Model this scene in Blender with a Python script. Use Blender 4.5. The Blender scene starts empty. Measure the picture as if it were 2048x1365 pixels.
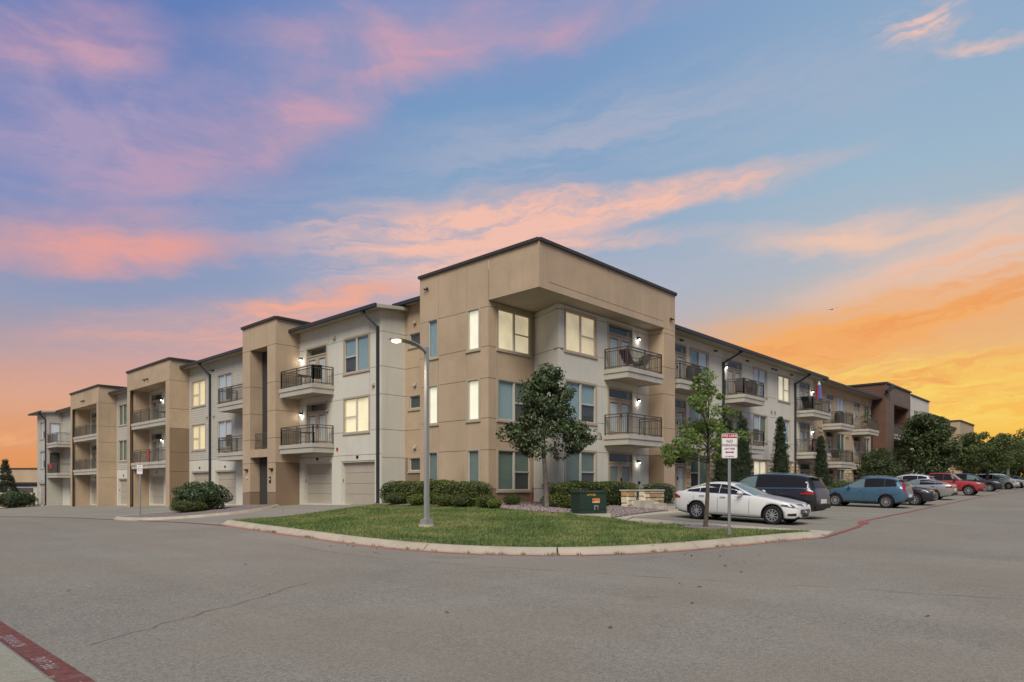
import bpy, bmesh, math, random
import numpy as np
from mathutils import Vector, Matrix
from mathutils.geometry import delaunay_2d_cdt

random.seed(7); rng = np.random.default_rng(7)
R = math.radians
scene = bpy.context.scene
COL = scene.collection

# ------------------------------------------------------------------ camera
cam_d = bpy.data.cameras.new('camera'); cam = bpy.data.objects.new('camera', cam_d); COL.objects.link(cam)
cam.location = (-20.635, -17.81, 2.0)
cam.rotation_euler = (R(90), 0, R(-46.92))
cam_d.sensor_width = 36; cam_d.lens = 23.80; cam_d.shift_y = .1418
cam_d.clip_start = .1; cam_d.clip_end = 3000
scene.camera = cam

# ------------------------------------------------------------------ exposure
vs = scene.view_settings
vs.view_transform = 'Standard'; vs.look = 'None'; vs.exposure = 1.25; vs.gamma = 1.0; vs.use_curve_mapping = False
scene.render.engine = 'CYCLES'
scene.cycles.max_bounces = 6; scene.cycles.diffuse_bounces = 3; scene.cycles.glossy_bounces = 3
scene.cycles.transparent_max_bounces = 8; scene.cycles.transmission_bounces = 4
scene.cycles.use_denoising = True
scene.cycles.sample_clamp_indirect = 4

def lin(r, g, b):
    f = lambda c: (c/255/12.92) if c <= 10 else ((c/255+.055)/1.055)**2.4
    return (f(r), f(g), f(b), 1)

# ------------------------------------------------------------------ world: dusk sky with lit clouds
world = bpy.data.worlds.new('World'); scene.world = world; world.use_nodes = True
world.cycles.sampling_method = 'MANUAL'; world.cycles.sample_map_resolution = 512
WT = world.node_tree; WT.nodes.clear()

class S:
    """a socket with arithmetic that adds Math nodes"""
    def __init__(self, nt, s): self.nt, self.s = nt, s
    def _m(self, op, *a, clamp=False):
        n = self.nt.nodes.new('ShaderNodeMath'); n.operation = op; n.use_clamp = clamp
        for i, v in enumerate(a):
            if isinstance(v, S): self.nt.links.new(v.s, n.inputs[i])
            else: n.inputs[i].default_value = v
        return S(self.nt, n.outputs[0])
    def __add__(self, o): return self._m('ADD', self, o)
    __radd__ = __add__
    def __sub__(self, o): return self._m('SUBTRACT', self, o)
    def __rsub__(self, o): return self._m('SUBTRACT', o, self)
    def __mul__(self, o): return self._m('MULTIPLY', self, o)
    __rmul__ = __mul__
    def __truediv__(self, o): return self._m('DIVIDE', self, o)
    def clamp(self): return self._m('ADD', self, 0, clamp=True)
    def mx(self, o): return self._m('MAXIMUM', self, o)
    def mn(self, o): return self._m('MINIMUM', self, o)
    def pw(self, o): return self._m('POWER', self, o)
    def fn(self, op, *a): return self._m(op, self, *a)
    def ss(self, a, b):
        n = self.nt.nodes.new('ShaderNodeMapRange'); n.interpolation_type = 'SMOOTHSTEP'
        self.nt.links.new(self.s, n.inputs[0]); n.inputs[1].default_value = a; n.inputs[2].default_value = b
        return S(self.nt, n.outputs[0])

def comb(nt, x, y, z):
    n = nt.nodes.new('ShaderNodeCombineXYZ')
    for i, v in enumerate((x, y, z)):
        if isinstance(v, S): nt.links.new(v.s, n.inputs[i])
        else: n.inputs[i].default_value = v
    return n.outputs[0]
def ntex(nt, vec, scale, detail=4, rough=.55, dist=0.0):
    n = nt.nodes.new('ShaderNodeTexNoise'); n.inputs['Scale'].default_value = scale
    n.inputs['Detail'].default_value = detail; n.inputs['Roughness'].default_value = rough
    n.inputs['Distortion'].default_value = dist
    if vec is not None: nt.links.new(vec, n.inputs['Vector'])
    return S(nt, n.outputs['Fac'])
def ramp(nt, fac, stops, interp='EASE'):
    n = nt.nodes.new('ShaderNodeValToRGB'); n.color_ramp.interpolation = interp
    cr = n.color_ramp
    while len(cr.elements) < len(stops): cr.elements.new(.5)
    for e, (p, c) in zip(cr.elements, stops): e.position = p; e.color = c if len(c) == 4 else (*c, 1)
    nt.links.new(fac.s if isinstance(fac, S) else fac, n.inputs[0])
    return n.outputs[0]
def mixc(nt, fac, a, b, mode='MIX'):
    n = nt.nodes.new('ShaderNodeMix'); n.data_type = 'RGBA'; n.blend_type = mode
    for i, v in ((0, fac), (6, a), (7, b)):
        if isinstance(v, S): nt.links.new(v.s, n.inputs[i])
        elif hasattr(v, 'is_output'): nt.links.new(v, n.inputs[i])
        else: n.inputs[i].default_value = v
    return n.outputs[2]

SUN_AZ = math.atan2(.683*math.cos(R(38))-.730*math.sin(R(38)), .730*math.cos(R(38))+.683*math.sin(R(38)))  # sunset bearing
def build_sky():
    nt = WT; L = nt.links
    tc = nt.nodes.new('ShaderNodeTexCoord'); sx = nt.nodes.new('ShaderNodeSeparateXYZ'); L.new(tc.outputs['Generated'], sx.inputs[0])
    dx, dy, dz = (S(nt, sx.outputs[i]) for i in range(3))
    el = dz.fn('ARCSINE') * (180/math.pi)
    # angle east/west of the sunset bearing, degrees, positive to the south-west (left as one faces the building)
    cs, sn = math.cos(SUN_AZ), math.sin(SUN_AZ)
    fx = dx*cs + dy*sn; fy = dy*cs - dx*sn
    az = fy.fn('ARCTAN2', fx) * (180/math.pi)          # 0 at the sunset, + anticlockwise
    # soft warp for ragged cloud edges
    v0 = comb(nt, az*.045, el*.11, 3.1)
    w1 = ntex(nt, v0, 2.2, 4, .6) - .5
    w2 = ntex(nt, comb(nt, az*.05, el*.12, 9.7), 2.6, 4, .6) - .5
    azw = az + w1*9; elw = el + w2*3.4
    e = (el/45).clamp()
    pt = lambda d: d/45
    # sky without clouds: near the sunset, and far round from it
    warm = ramp(nt, e, [(0, lin(250,176,70)), (pt(4), lin(254,196,80)), (pt(8), lin(250,190,100)), (pt(12), lin(222,184,150)),
                        (pt(16), lin(180,188,194)), (pt(22), lin(160,186,206)), (pt(30), lin(144,174,204)), (1, lin(118,152,196))], 'LINEAR')
    mid = ramp(nt, e, [(0, lin(236,160,108)), (pt(6), lin(226,168,140)), (pt(11), lin(186,172,178)), (pt(15), lin(164,176,196)),
                       (pt(20), lin(144,170,200)), (pt(27), lin(120,160,200)), (pt(34), lin(122,152,198)), (1, lin(96,126,190))], 'LINEAR')
    cool = ramp(nt, e, [(0, lin(228,146,82)), (pt(3), lin(231,157,104)), (pt(6), lin(222,166,136)), (pt(10), lin(178,160,170)), (pt(13), lin(150,158,186)),
                        (pt(18), lin(124,146,192)), (pt(24), lin(98,130,188)), (1, lin(96,116,182))], 'LINEAR')
    aa = az.fn('ABSOLUTE')
    base = mixc(nt, aa.ss(8, 40), warm, mid)
    base = mixc(nt, aa.ss(40, 72), base, cool)
    # the far side of the sky from the sunset loses its warm horizon
    dusk = ramp(nt, e, [(0, lin(158,150,156)), (pt(8), lin(156,158,172)), (pt(20), lin(134,148,178)), (1, lin(106,126,176))], 'LINEAR')
    base = mixc(nt, (aa.ss(84, 125) + (az*-1.0).ss(2, 26)).clamp(), base, dusk)
    # streaks and billows
    rot = lambda a, b, th: (a*math.cos(R(th)) + b*math.sin(R(th)), b*math.cos(R(th)) - a*math.sin(R(th)))
    u, v = rot(azw*-1.0, elw, 7)                        # streaks climb gently towards the sunset
    st = ntex(nt, comb(nt, u*.035, v*.30, 1.7), 1.6, 5, .62, .4)
    bl = ntex(nt, comb(nt, az*.05, el*.10, 5.2), 2.0, 5, .62, .5)
    fine = ntex(nt, comb(nt, u*.10, v*.62, 7.7), 2.0, 5, .65, .3)
    vaz = comb(nt, azw*-1.0, elw, 0.0)
    def blob(wt, ca, ce, ra, re, th):
        mp = nt.nodes.new('ShaderNodeMapping'); mp.vector_type = 'TEXTURE'; L.new(vaz, mp.inputs[0])
        mp.inputs['Location'].default_value = (-ca, ce, 0); mp.inputs['Rotation'].default_value = (0, 0, R(th)); mp.inputs['Scale'].default_value = (ra, re, 1)
        ln = nt.nodes.new('ShaderNodeVectorMath'); ln.operation = 'LENGTH'; L.new(mp.outputs[0], ln.inputs[0])
        mr = nt.nodes.new('ShaderNodeMapRange'); mr.interpolation_type = 'SMOOTHSTEP'; L.new(ln.outputs['Value'], mr.inputs[0])
        mr.inputs[1].default_value = 1.22; mr.inputs[2].default_value = .12; mr.inputs[4].default_value = wt
        return S(nt, mr.outputs[0])
    def bank(*bs):
        t = None
        for p in bs: k = blob(*p); t = k if t is None else t + k
        return t
    col = base
    tex = (st*.6 + fine*.4).ss(.34, .62)
    texb = (bl*.65 + st*.35).ss(.36, .64)
    def lay(mask, col, c): return mixc(nt, mask.clamp(), col, c)
    col = lay(bank((.7,22,17.5,26,4.5,3),(.6,22,28,24,4,5),(.6,38,26,18,4,6),(.5,60,20,20,4,8))*(tex*.8+.2)*.6, col, lin(190,186,200))
    col = lay(bank((.9,63.3,24.9,18,6.5,19),(.8,73,24,11,5,9),(.8,45,33.2,16,3.6,4),(.6,80,30,14,6,5))*(texb*.7+.35)*.85, col, lin(168,156,192))
    col = lay(bank((1,72.9,28.4,9.5,2.5,15),(.7,59.5,25.1,16,3.2,27),(.9,41.7,33.6,20,2.0,5.5),(.8,53,28.5,6.5,2.4,15),(.7,45.2,31.7,9,1.8,10))*(texb*.75+.3)*.85, col, lin(214,164,180))
    col = lay(bank((1.1,71.7,16.9,11,2.6,10.5),(.7,64.8,17.0,12,1.5,11))*(texb*.6+.3)*.9, col, lin(232,164,156))
    col = lay(bank((1.15,42.6,20.3,15.5,3.4,6.6),(1.1,27.6,22.6,17,1.35,4.4),(1,44.7,17.2,12.5,1.6,6.7),(.6,30,19.8,9,.8,1),(.7,36,17.0,7,.9,3))*(tex*.85+.15), col, lin(245,194,176))
    col = lay(bank((1.1,57.4,12.8,18,2.4,9.5),(.8,52.8,14.9,10,1.2,10.6),(.45,70.2,7.7,12,2.1,8.7),(.8,40,13.5,9,1.6,4))*(tex*.7+.3)*.9, col, lin(242,174,150))
    col = lay(bank((1,66,6.5,24,3.4,6),(1,58,3,20,2.4,4))*(st*.6+fine*.4).ss(.49,.60)*.55, col, lin(206,156,136))
    col = lay(bank((1,70,4.5,18,2.0,5),(.8,50,8.5,16,1.6,5))*(fine*.6+st*.4).ss(.50,.60)*.6, col, lin(250,182,124))
    col = lay(bank((.8,12.8,18,6.4,1.0,-4),(.6,9.5,18.7,13.5,1.3,-4),(1.1,4.5,15.2,12.8,3.9,8))*(tex*.5+.5)*.9, col, lin(240,200,178))
    col = lay(bank((1.1,9.5,11.6,18,3.0,4),(.9,15.7,10.6,11,1.6,6.8))*(st.ss(.35,.6)*.4+.6)*.95, col, lin(248,176,104))
    col = lay(bank((1,10.8,7.5,17,2.9,2),(1,8.4,5.1,14,2.4,1))*(fine*.6+st*.4).ss(.42,.56)*.95, col, lin(255,216,104))
    col = lay(bank((1,12,9.5,20,3.2,3),(1,6,6.2,18,2.6,2),(.9,3,13,14,3.5,8))*(st*.7+fine*.3).ss(.50,.62)*.75, col, lin(243,160,88))
    col = lay(bank((1.3,6.6,30.2,3.4,1.15,4),(.6,3.8,28.2,4,.45,-8))*(bl.ss(.40,.58)*.5+fine.ss(.40,.6)*.6), col, lin(240,198,184))
    sky = nt.nodes.new('ShaderNodeTexSky'); sky.sky_type = 'NISHITA'; sky.sun_disc = False
    sky.sun_elevation = R(SUN_EL); sky.sun_rotation = math.pi/2 - SUN_DIR; sky.air_density = 1.0; sky.dust_density = 1.5
    nish = mixc(nt, 1.0, sky.outputs[0], (.05, .05, .05, 1), 'MULTIPLY')
    total = mixc(nt, .06, col, nish)
    bg = nt.nodes.new('ShaderNodeBackground'); bg.inputs['Strength'].default_value = .42; L.new(total, bg.inputs['Color'])
    out = nt.nodes.new('ShaderNodeOutputWorld'); L.new(bg.outputs[0], out.inputs[0])

# ------------------------------------------------------------------ sun: soft light through thin cloud
SUN_DIR = math.atan2(-.58, -.81); SUN_EL = 46
sun_d = bpy.data.lights.new('sun', 'SUN'); sun = bpy.data.objects.new('sun', sun_d); COL.objects.link(sun)
sun_d.energy = 1.5; sun_d.angle = R(35); sun_d.color = (1, .935, .815)
sd = Vector((math.cos(SUN_DIR)*math.cos(R(SUN_EL)), math.sin(SUN_DIR)*math.cos(R(SUN_EL)), math.sin(R(SUN_EL))))
sun.rotation_euler = sd.to_track_quat('Z', 'Y').to_euler(); sun.location = (0, 0, 60)
build_sky()

# ------------------------------------------------------------------ materials
def newmat(name):
    m = bpy.data.materials.new(name); m.use_nodes = True
    nt = m.node_tree; return m, nt, nt.nodes['Principled BSDF']
def wpos(nt):
    return nt.nodes.new('ShaderNodeNewGeometry').outputs['Position']
def mat(name, c, rough=.8, var=.0, scale=3.0, bump=0.0, bscale=40.0, metal=0.0, spec=.3, island=0.0, coat=0.0, stain=None, detail=5, streak=0.0):
    m, nt, p = newmat(name)
    c = c if len(c) == 4 else (*c, 1)
    p.inputs['Roughness'].default_value = rough; p.inputs['Metallic'].default_value = metal
    p.inputs['Specular IOR Level'].default_value = spec
    if coat: p.inputs['Coat Weight'].default_value = coat; p.inputs['Coat Roughness'].default_value = .04
    col = None
    if var:
        n = ntex(nt, wpos(nt), scale, detail, .6)
        col = ramp(nt, n, [(.25, tuple(x*(1-var) for x in c[:3])), (.75, tuple(min(1, x*(1+var)) for x in c[:3]))], 'LINEAR')
    if stain:
        sc, amt, colr = stain
        n = ntex(nt, wpos(nt), sc, 6, .65).ss(.52, .72)*amt
        col = mixc(nt, n, col if col is not None else c, (*colr, 1))
    if streak:
        mp = nt.nodes.new('ShaderNodeMapping'); mp.inputs['Scale'].default_value = (2.6, 2.6, .20); nt.links.new(wpos(nt), mp.inputs[0])
        n = ntex(nt, mp.outputs[0], 1.0, 5, .65).ss(.50, .74)*streak
        col = mixc(nt, n, col if col is not None else c, tuple(x*.55 for x in c[:3])+(1,))
    if island:
        g = nt.nodes.new('ShaderNodeNewGeometry'); oi = nt.nodes.new('ShaderNodeObjectInfo')
        rr = (S(nt, g.outputs['Random Per Island']) + S(nt, oi.outputs['Random'])).fn('FRACT')
        b = rr*(2*island) + (1-island)
        cc = nt.nodes.new('ShaderNodeVectorMath'); cc.operation = 'SCALE'
        if col is not None: nt.links.new(col, cc.inputs[0])
        else: cc.inputs[0].default_value = c[:3]
        nt.links.new(b.s, cc.inputs['Scale']); col = cc.outputs[0]
    if col is not None: nt.links.new(col, p.inputs['Base Color'])
    else: p.inputs['Base Color'].default_value = c
    if bump:
        n = ntex(nt, wpos(nt), bscale, 4, .6)
        b = nt.nodes.new('ShaderNodeBump'); b.inputs['Strength'].default_value = bump; b.inputs['Distance'].default_value = .02
        nt.links.new(n.s, b.inputs['Height']); nt.links.new(b.outputs[0], p.inputs['Normal'])
    return m
def emit(name, c, s, vary=0.0):
    m, nt, p = newmat(name)
    p.inputs['Base Color'].default_value = (*c[:3], 1); p.inputs['Emission Color'].default_value = (*c[:3], 1); p.inputs['Emission Strength'].default_value = s
    p.inputs['Roughness'].default_value = .6
    if vary:
        n = ntex(nt, wpos(nt), 1.1, 3, .6); g = (n-.5)*(s*vary*2) + s; nt.links.new(g.s, p.inputs['Emission Strength'])
    return m
def glassmat(name, tint, refl=.10, rough=.02):
    m, nt, p = newmat(name); nt.nodes.remove(p); out = nt.nodes['Material Output']
    t = nt.nodes.new('ShaderNodeBsdfTransparent'); t.inputs[0].default_value = (*tint, 1)
    g = nt.nodes.new('ShaderNodeBsdfGlossy'); g.inputs['Roughness'].default_value = rough; g.inputs[0].default_value = (.7, .8, .85, 1)
    lw = nt.nodes.new('ShaderNodeLayerWeight'); lw.inputs[0].default_value = .35
    f = (S(nt, lw.outputs['Facing'])*.16 + refl).clamp()
    mx = nt.nodes.new('ShaderNodeMixShader'); nt.links.new(f.s, mx.inputs[0]); nt.links.new(t.outputs[0], mx.inputs[1]); nt.links.new(g.outputs[0], mx.inputs[2])
    nt.links.new(mx.outputs[0], out.inputs[0])
    return m
def leafmat(name, c1, c2, trans=.35, rough=.5):
    m, nt, p = newmat(name); out = nt.nodes['Material Output']
    g = nt.nodes.new('ShaderNodeNewGeometry')
    rr = S(nt, g.outputs['Random Per Island'])
    n = ntex(nt, wpos(nt), 1.6, 3, .6)
    col = ramp(nt, (rr*.6 + n*.6 - .1).clamp(), [(.15, c1), (.85, c2)], 'LINEAR')
    nt.links.new(col, p.inputs['Base Color']); p.inputs['Roughness'].default_value = rough; p.inputs['Specular IOR Level'].default_value = .35
    t = nt.nodes.new('ShaderNodeBsdfTranslucent'); nt.links.new(col, t.inputs[0])
    mx = nt.nodes.new('ShaderNodeMixShader'); mx.inputs[0].default_value = trans
    nt.links.new(p.outputs[0], mx.inputs[1]); nt.links.new(t.outputs[0], mx.inputs[2]); nt.links.new(mx.outputs[0], out.inputs[0])
    return m

M = {}
M['tan'] = mat('tan_stucco', (.435,.325,.219), .9, .13, .55, .3, 45, stain=(.35,.35,(.285,.205,.13)), streak=.22)
M['brown'] = mat('brown_stucco', (.235,.165,.105), .9, .08, .6, .25, 60)
M['white'] = mat('white_stucco', (.575,.548,.470), .9, .07, .5, .25, 45, stain=(.3,.22,(.40,.375,.315)), streak=.16)
M['siding'] = mat('grey_siding', (.44,.42,.362), .75, .06, .7, .1, 30, streak=.12)
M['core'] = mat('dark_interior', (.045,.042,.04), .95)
M['soffit'] = mat('soffit_paint', (.40,.34,.26), .9, .05, .8)
M['cap'] = mat('metal_cap', (.055,.05,.05), .5, metal=.2)
M['gutter'] = mat('gutter_paint', (.035,.036,.04), .45)
M['trim'] = mat('window_trim', (.40,.33,.24), .8, .04, 1.5)
M['vinyl'] = mat('window_vinyl', (.52,.48,.41), .6)
M['glass'] = glassmat('window_glass', (.88,.93,.94), .05)
M['dglass'] = glassmat('door_glass', (.9,.94,.95), .05)
M['lit'] = emit('lit_blind', (1.0,.81,.53), .195, .55)
M['lit_dim'] = emit('lit_blind_dim', (1.0,.77,.47), .150, .6)
M['lit_warm'] = emit('lit_blind_warm', (1.0,.84,.60), .215, .5)
M['litw'] = emit('lit_blind_pale', (1.0,.88,.68), .205, .35)
M['blue'] = mat('pale_blue_blind', (.42,.53,.55), .7)
M['curtain'] = mat('white_curtain', (.60,.63,.72), .8)
M['green'] = mat('grey_green_blind', (.21,.26,.21), .7)
M['dark'] = mat('dark_screen', (.07,.07,.07), .8)
M['doorp'] = mat('door_paint', (.38,.30,.22), .6)
M['wblind'] = mat('white_door_blind', (.80,.78,.72), .7)
M['garage'] = mat('garage_door_paint', (.385,.335,.268), .65, .05, 1.2, streak=.12)
M['fascia'] = mat('balcony_fascia', (.43,.40,.34), .8, .06, .9, stain=(.8,.3,(.30,.27,.22)), streak=.25)
M['rail'] = mat('railing_bronze', (.115,.103,.087), .5, metal=.3)
M['brick'] = mat('brown_board', (.125,.068,.045), .8, .14, 1.2, .1, 30)
M['brick2'] = mat('grey_brown_board', (.165,.118,.095), .8, .12, 1.2, .1, 30)
M['stone'] = mat('limestone', (.60,.49,.33), .9, .18, 3.5, .5, 25, island=.22)
M['stone2'] = mat('rust_limestone', (.48,.30,.15), .9, .2, 3.5, .5, 25, island=.25)
M['stone3'] = mat('cream_limestone', (.66,.58,.43), .9, .14, 3.5, .5, 25, island=.15)
M["mortar"] = mat('mortar', (.30,.25,.18), .95, .1, 8)
M['black'] = mat('black_metal', (.02,.02,.02), .5)
M['bulb'] = emit('sconce_bulb', (1,.97,.92), 6)
M['steel'] = mat('galvanised_steel', (.30,.31,.31), .5, .08, 12, metal=.5)
M['polep'] = mat('pole_paint', (.30,.295,.285), .5, .04, 3, metal=.2)
M['concrete'] = mat('pale_concrete', (.45,.40,.315), .92, .12, 1.8, .3, 70, stain=(.9,.35,(.30,.26,.20)))
M['kerb'] = mat('kerb_concrete', (.40,.345,.26), .92, .14, 1.5, .35, 60, stain=(1.2,.45,(.26,.22,.165)))
# ------------------------------------------------------------------ mesh helpers
class MB:
    """collects faces and links them as ONE mesh object"""
    def __init__(self): self.v, self.f, self.m = [], [], []
    def add(self, vs, fs, mi=0):
        b = len(self.v); self.v += [tuple(p) for p in vs]; self.f += [tuple(b+i for i in q) for q in fs]; self.m += [mi]*len(fs); return self
    def quad(self, a, b, c, d, mi=0): return self.add((a, b, c, d), ((0, 1, 2, 3),), mi)
    def box(self, x0, x1, y0, y1, z0, z1, mi=0):
        return self.add([(x0,y0,z0),(x1,y0,z0),(x1,y1,z0),(x0,y1,z0),(x0,y0,z1),(x1,y0,z1),(x1,y1,z1),(x0,y1,z1)],
                 [(0,3,2,1),(4,5,6,7),(0,1,5,4),(1,2,6,5),(2,3,7,6),(3,0,4,7)], mi)
    def tube(self, pts, rad, n=8, mi=0, caps=True):
        pts = [Vector(p) for p in pts]; rr = rad if isinstance(rad, (list, tuple)) else [rad]*len(pts)
        b = len(self.v); up = None
        for i, p in enumerate(pts):
            t = (pts[min(i+1, len(pts)-1)] - pts[max(i-1, 0)]).normalized()
            a = t.orthogonal() if up is None else (up - t*up.dot(t))
            if a.length < 1e-5: a = t.orthogonal()
            a.normalize(); up = a; c = t.cross(a)
            for k in range(n):
                q = p + (a*math.cos(2*math.pi*k/n) + c*math.sin(2*math.pi*k/n))*rr[i]; self.v.append(tuple(q))
        for i in range(len(pts)-1):
            for k in range(n):
                self.f.append((b+i*n+k, b+i*n+(k+1)%n, b+(i+1)*n+(k+1)%n, b+(i+1)*n+k)); self.m.append(mi)
        if caps:
            self.f.append(tuple(b+k for k in range(n))[::-1]); self.m.append(mi)
            e = b+(len(pts)-1)*n; self.f.append(tuple(e+k for k in range(n))); self.m.append(mi)
        return self
    def bar(self, p, q, w, h=None, mi=0):
        """square bar from p to q"""
        h = h or w; p, q = Vector(p), Vector(q); t = (q-p).normalized()
        s = t.cross(Vector((0,0,1))); s = Vector((1,0,0)) if s.length < 1e-4 else s.normalized(); u = s.cross(t)
        vs = [e + s*(sx*w/2) + u*(sy*h/2) for e in (p, q) for sx, sy in ((-1,-1),(1,-1),(1,1),(-1,1))]
        return self.add(vs, [(0,3,2,1),(4,5,6,7),(0,1,5,4),(1,2,6,5),(2,3,7,6),(3,0,4,7)], mi)
    def prism(self, poly, y0, y1, mi=0):
        """(x,z) outline extruded along y"""
        n = len(poly); vs = [(x, y0, z) for x, z in poly] + [(x, y1, z) for x, z in poly]
        return self.add(vs, [tuple(range(n)), tuple(range(2*n-1, n-1, -1))] + [(i, i+n, (i+1)%n+n, (i+1)%n) for i in range(n)], mi)
    def mesh(self, name, mats, smooth=False):
        me = bpy.data.meshes.new(name); me.from_pydata(self.v, [], self.f)
        for m in (mats if isinstance(mats, (list, tuple)) else [mats]): me.materials.append(m)
        if any(self.m): me.polygons.foreach_set('material_index', self.m)
        if smooth: me.polygons.foreach_set('use_smooth', [True]*len(self.f))
        me.update(); return me
    def build(self, name, mats, parent=None, mw=None, smooth=False):
        return link(name, self.mesh(name, mats, smooth), parent, mw)
def WM(o):
    """world matrix of an object that only ever has location / euler / parent set here"""
    m = o.matrix_basis if o.parent is None else WM(o.parent) @ o.matrix_parent_inverse @ o.matrix_basis
    return m.copy()
def link(name, me, parent=None, mw=None):
    o = bpy.data.objects.new(name, me); COL.objects.link(o)
    if parent is not None: o.parent = parent; o.matrix_parent_inverse = WM(parent).inverted()
    if mw is not None: o.matrix_basis = mw
    return o
def tag(o, label=None, cat=None, group=None, kind=None):
    if label: o['label'] = label
    if cat: o['category'] = cat
    if group: o['group'] = group
    if kind: o['kind'] = kind
    return o
def thing(name, label, cat, loc, rotz=0, group=None):
    o = bpy.data.objects.new(name, None); COL.objects.link(o); o.location = loc; o.rotation_euler = (0, 0, rotz)
    o.empty_display_size = .3
    return tag(o, label, cat, group)
def TR(x=0, y=0, z=0, rz=0, rx=0, ry=0, s=1):
    return Matrix.Translation((x, y, z)) @ Matrix.Rotation(rz, 4, 'Z') @ Matrix.Rotation(ry, 4, 'Y') @ Matrix.Rotation(rx, 4, 'X') @ Matrix.Scale(s, 4)
def copy_tree(o, parent=None):
    c = o.copy(); COL.objects.link(c)
    if parent is not None: c.parent = parent
    for ch in o.children: copy_tree(ch, c)
    return c

# ------------------------------------------------------------------ the lie of the land: heights worked from image pixels, horizon tilt kept in
CP = np.array([(-20.6,-17.8,.46),(-19,-8,.47),(-30,-20,.42),(-30,0,.38),(-19,5,.47),(-10.2,-8,.5),(-10,-14,.49),(-10,0,.55),(-10,5,.57),(-10,13,.50),(-10,20,.36),(-10,30,.14),(-10,42,-.19),(-10,60,-.55),(-20,20,.28),(-20,42,-.3),(-35,42,-.45),
(-1,10,1.10),(-1,13,1.0),(-2.2,17.4,.88),(-2.2,21,.8),(-2,32,.54),(-2,41,.35),(-2,49,.2),(-2,57,.07),(-2,70,-.13),(0,85,-.3),
(-4,-11.2,.57),(2.5,-8.2,.66),(2.5,-5.4,.76),(20,-7.2,.79),(42,-7.6,1.25),(73,-6.5,1.67),(110,-6,2.1),(20,-12,.7),(42,-12,1.15),(73,-12,1.55),(20,-25,.55),(42,-25,.95),(73,-25,1.3),(110,-25,1.8),(0,-25,.45),(-10,-25,.42),
(-5,0,.62),(5,-1,.9),(10,5,1.0),(25,1,1.05),(45,1,1.35),(75,1,1.75),(-80,-60,.2),(-80,80,-1),(120,-80,1.6),(0,130,-.8),(160,60,2.4)])
class TPS:
    def __init__(s, cp):
        s.c = np.array(cp, float); n = s.n = len(s.c)
        K = s.U(((s.c[:,None,:2]-s.c[None,:,:2])**2).sum(-1)) + np.eye(n)*.5
        P = np.c_[np.ones(n), s.c[:,:2]]; A = np.block([[K,P],[P.T,np.zeros((3,3))]])
        s.w = np.linalg.solve(A, np.r_[s.c[:,2],0,0,0]); s.lo = s.c[:,:2].min(0); s.hi = s.c[:,:2].max(0)
    @staticmethod
    def U(r2): return np.where(r2 > 1e-9, r2*np.log(np.maximum(r2, 1e-9)), 0)
    def __call__(s, x, y):
        x = np.clip(np.asarray(x, float), s.lo[0], s.hi[0]); y = np.clip(np.asarray(y, float), s.lo[1], s.hi[1])
        r2 = (x[...,None]-s.c[:,0])**2 + (y[...,None]-s.c[:,1])**2
        return s.U(r2) @ s.w[:s.n] + s.w[s.n] + s.w[s.n+1]*x + s.w[s.n+2]*y
LAND = TPS(CP)
def T(x, y): return float(LAND(x, y))
KERB = [(-9.35,7.0),(-9.75,3.2),(-10.15,-.6),(-10.35,-3.6),(-10.2,-5.8),(-9.6,-7.5),(-8.6,-8.75),(-7.2,-9.55),(-5.4,-10.05),(-3.6,-10.4),(-1.9,-10.7),(-.9,-10.95)]  # outline unprojected from image pixels, as are the ground traces below
def smooth_path(p, n=2):
    for _ in range(n):
        q = [p[0]]
        for a, b in zip(p, p[1:]): q += [(a[0]*.75+b[0]*.25, a[1]*.75+b[1]*.25), (a[0]*.25+b[0]*.75, a[1]*.25+b[1]*.75)]
        p = q + [p[-1]]
    return p
LAWN = TPS([(x, y, T(x,y)+.14) for x, y in KERB] + [(x, y, T(x,y)+.035) for x, y in ((-7,7.7),(-4.5,8.4),(-2.2,9.0),(-.3,-4.5),(-.25,-7.5),(-.2,-10))]
   + [(-7.5,-1.9,.77),(-4,2,.95),(-4,-4,.84),(0,0,1.12),(0,5,1.19),(2,2,1.22),(-.6,-2.8,.96),(-1.1,8.3,1.14),(6,-.5,1.20),(10,.5,1.26),(8,8,1.2)] + [(x, y, T(x,y)+.05) for x, y in ((.5,-3.35),(2.2,-3.05),(4.2,-2.8),(5.6,-2.65),(7,-2.35),(10.8,-2.0))])

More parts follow.
